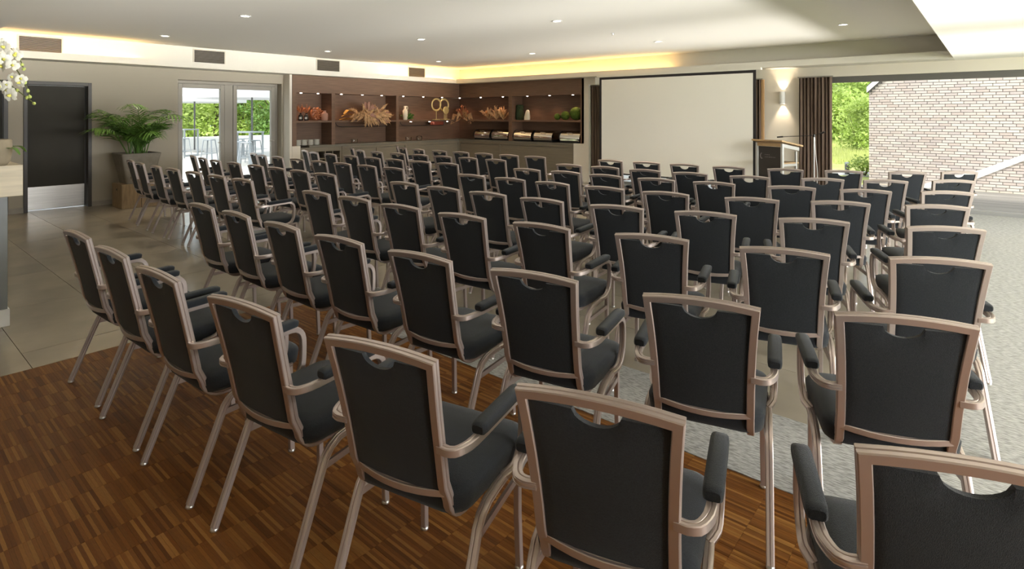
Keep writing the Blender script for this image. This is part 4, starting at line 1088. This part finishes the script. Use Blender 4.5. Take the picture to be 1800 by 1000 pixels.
tree('shrub', 'small leafy shrub low beside the brick gable', 'shrub', gp(1520, 15.6), .62, .42, 'leaf_b', 2, 500, .05, False, low=.0)
for i, (x, t, h, r, mt, lb) in enumerate(((1455, 40, 7.5, 3.4, 'leaf_a', 'tall mid-green tree nearest the curtain side of the meadow'), (1492, 43, 8.5, 3.6, 'leaf_c', 'tall dark green tree behind the bright shrub'),
                                         (1530, 40, 7.6, 3.2, 'leaf_a', 'tall mid-green tree rising beside the gable verge'), (1425, 45, 7, 3.2, 'leaf_c', 'dark tree hidden behind the brown curtain side'),
                                         (1476, 34, 3.6, 2.0, 'leaf_b', 'lower light green tree at the edge of the meadow'), (1510, 36, 5.0, 2.2, 'leaf_b', 'yellow-green tree above the bright shrub'))):
    tree('meadow_tree', lb, 'tree', gp(x, t), h, r, mt, 20+i, 3000, .17, group=TG, low=.05)
for i, x in enumerate((1010, 1160, 1310)):
    tree('hedge_tree', 'green tree behind the screen window, %s from the display cabinet' % ORD[i+1], 'tree', gp(x, 42), 7, 2.6, ('leaf_a', 'leaf_c')[i % 2], 40+i, 900, .28, group='trees behind the screen window')
rng = random.Random(2); m = MB()
for k in range(5200):
    x = rng.uniform(1440, 1560); t = rng.uniform(19.5, 34); p = gp(x, t); h = rng.uniform(.10, .34); a = rng.uniform(0, 2*PI); e = (rng.gauss(0, .06), rng.gauss(0, .06))
    m.add([(p[0]-.012*math.cos(a), p[1]-.012*math.sin(a), p[2]), (p[0]+.012*math.cos(a), p[1]+.012*math.sin(a), p[2]), (p[0]+e[0], p[1]+e[1], p[2]+h)], [(0, 1, 2)])
o = m.build('meadow_grass', 'grass_blade'); o['kind'] = 'stuff'; o['label'] = 'tall yellow-green meadow grass'; o['category'] = 'grass'

# ================================================================== outside, terrace side
struct(bx('terrace', 'paving', (-32, -12.62, -6, 24, -.05, -.004)))['label'] = 'pale terrace paving beyond the glazed door'
pw = tag(MB().box(-30.2, -29.8, -8, 30, -.05, .56).build('parapet', 'render_white'), 'low white parapet along the far edge of the terrace', 'parapet')
def umbrella(loc, R, zc, label):
    o = thing('parasol', label, 'parasol', loc, group='white parasols on the terrace')
    MB().lathe([(.38, 0), (.38, .06), (.10, .10)], 24).build('base', 'paving', o, smooth=.5)
    MB().tube([(0, 0, .05), (0, 0, zc+.5)], .035, 10).build('pole', 'pole_dark', o, smooth=.6)
    n = 8; m = MB(); ring_ = [(R*math.cos(2*PI*k/n+.39), R*math.sin(2*PI*k/n+.39), zc) for k in range(n)]; mid = [(x*.5, y*.5, zc+.34) for x, y, z in ring_]
    low = [(x, y, z-.22) for x, y, z in ring_]
    m.loops([low, ring_, mid, [(x*.02, y*.02, zc+.55) for x, y, z in ring_]], False, True); m.build('canopy', 'umbrella', o)
    for k in range(n): x, y, z = ring_[k]; MB().tube([(0, 0, zc+.42), (x*.98, y*.98, zc-.01)], .012, 6, (.3, .1, 1)).build('rib', 'pole_dark', o)
    return o
p = onZ(342, 267, 0); umbrella(p, 2.1, 2.42, 'white parasol with a round base nearest the parapet')
p = gp(443, 22.5); umbrella((p[0], p[1], 0), 2.0, 2.50, 'white parasol behind the steel bar table')
def stool(loc, rz, label):
    o = thing('bar_stool', label, 'stool', loc, rz, 'galvanised bar stools on the terrace')
    MB().loops([rrect(.31, .31, .05, 3, z=.735), rrect(.32, .32, .05, 3, z=.755), rrect(.30, .30, .05, 3, z=.77)]).build('seat', 'galvanised', o, smooth=.7)
    for sx in (-1, 1):
        for sy in (-1, 1):
            m = MB().sweep([(sx*.135, sy*.135, .74), (sx*.21, sy*.21, .0)], [(-.022, -.012), (.022, -.012), (.022, .012), (-.022, .012)], (1, 1, 0) if sx*sy < 0 else (1, -1, 0)); m.build('leg', 'galvanised', o)
    m = MB()
    for a, b in (((-1, -1), (1, -1)), ((1, -1), (1, 1)), ((1, 1), (-1, 1)), ((-1, 1), (-1, -1))): m.tube([(a[0]*.18, a[1]*.18, .28), (b[0]*.18, b[1]*.18, .28)], .012, 6, (0, 0, 1))
    m.build('footrest', 'galvanised', o)
    return o
stool(onZ(322, 279, 0), .3, 'galvanised bar stool at the frame table beside the near parasol pole')
stool(onZ(368, 283, 0), .7, 'galvanised bar stool standing alone next to the centre mullion')
for px, py, lb in ((421, 289, 'under the mullion end of the bar table'), (432, 292, 'in front of the bar table'), (447, 285, 'at the far end of the bar table'), (428, 279, 'behind the bar table'), (416, 281, 'behind the bar table next to the mullion')):
    stool(onZ(px, py, 0), random.uniform(0, 1), 'galvanised bar stool %s' % lb)
def bar_table(loc, L, rz, label, z=1.08):
    o = thing('bar_table', label, 'table', loc, rz, 'steel framed bar tables on the terrace')
    bx('table_top', 'galvanised', (-L/2, L/2, -.35, .35, z-.04, z), o)
    for sx in (-1, 1):
        m = MB(); x = sx*(L/2-.04); m.box(x-.025, x+.025, -.34, -.29, 0, z-.04); m.box(x-.025, x+.025, .29, .34, 0, z-.04); m.box(x-.025, x+.025, -.29, .29, 0, .05); m.build('leg_frame', 'galvanised', o)
    return o
bar_table(onZ(428, 287, 0), 1.1, .45, 'steel framed bar table with stools around it')
bar_table(onZ(322, 274, 0), .9, .4, 'steel framed bar table beside the near parasol pole')
TG2 = 'trees beyond the terrace'
for i, (x, t, h, r, mt) in enumerate(((300, 38, 4.6, 2.6, 'leaf_b'), (330, 41, 4.8, 2.8, 'leaf_b'), (357, 44, 5.4, 2.6, 'leaf_a'), (378, 39, 4.4, 2.4, 'leaf_b'), (402, 45, 4.6, 2.6, 'leaf_a'), (425, 40, 4.6, 2.4, 'leaf_b'), (452, 43, 5.0, 2.6, 'leaf_a'), (478, 39, 5.6, 2.8, 'leaf_c'))):
    tree('terrace_tree', '%s tree beyond the parapet, %s from the palm side' % ({'leaf_a': 'mid-green', 'leaf_b': 'yellow-green', 'leaf_c': 'dark green'}[mt], ORD[i+1]), 'tree', gp(x, t), h, r, mt, 60+i, 2400, .16, group=TG2, low=.0)
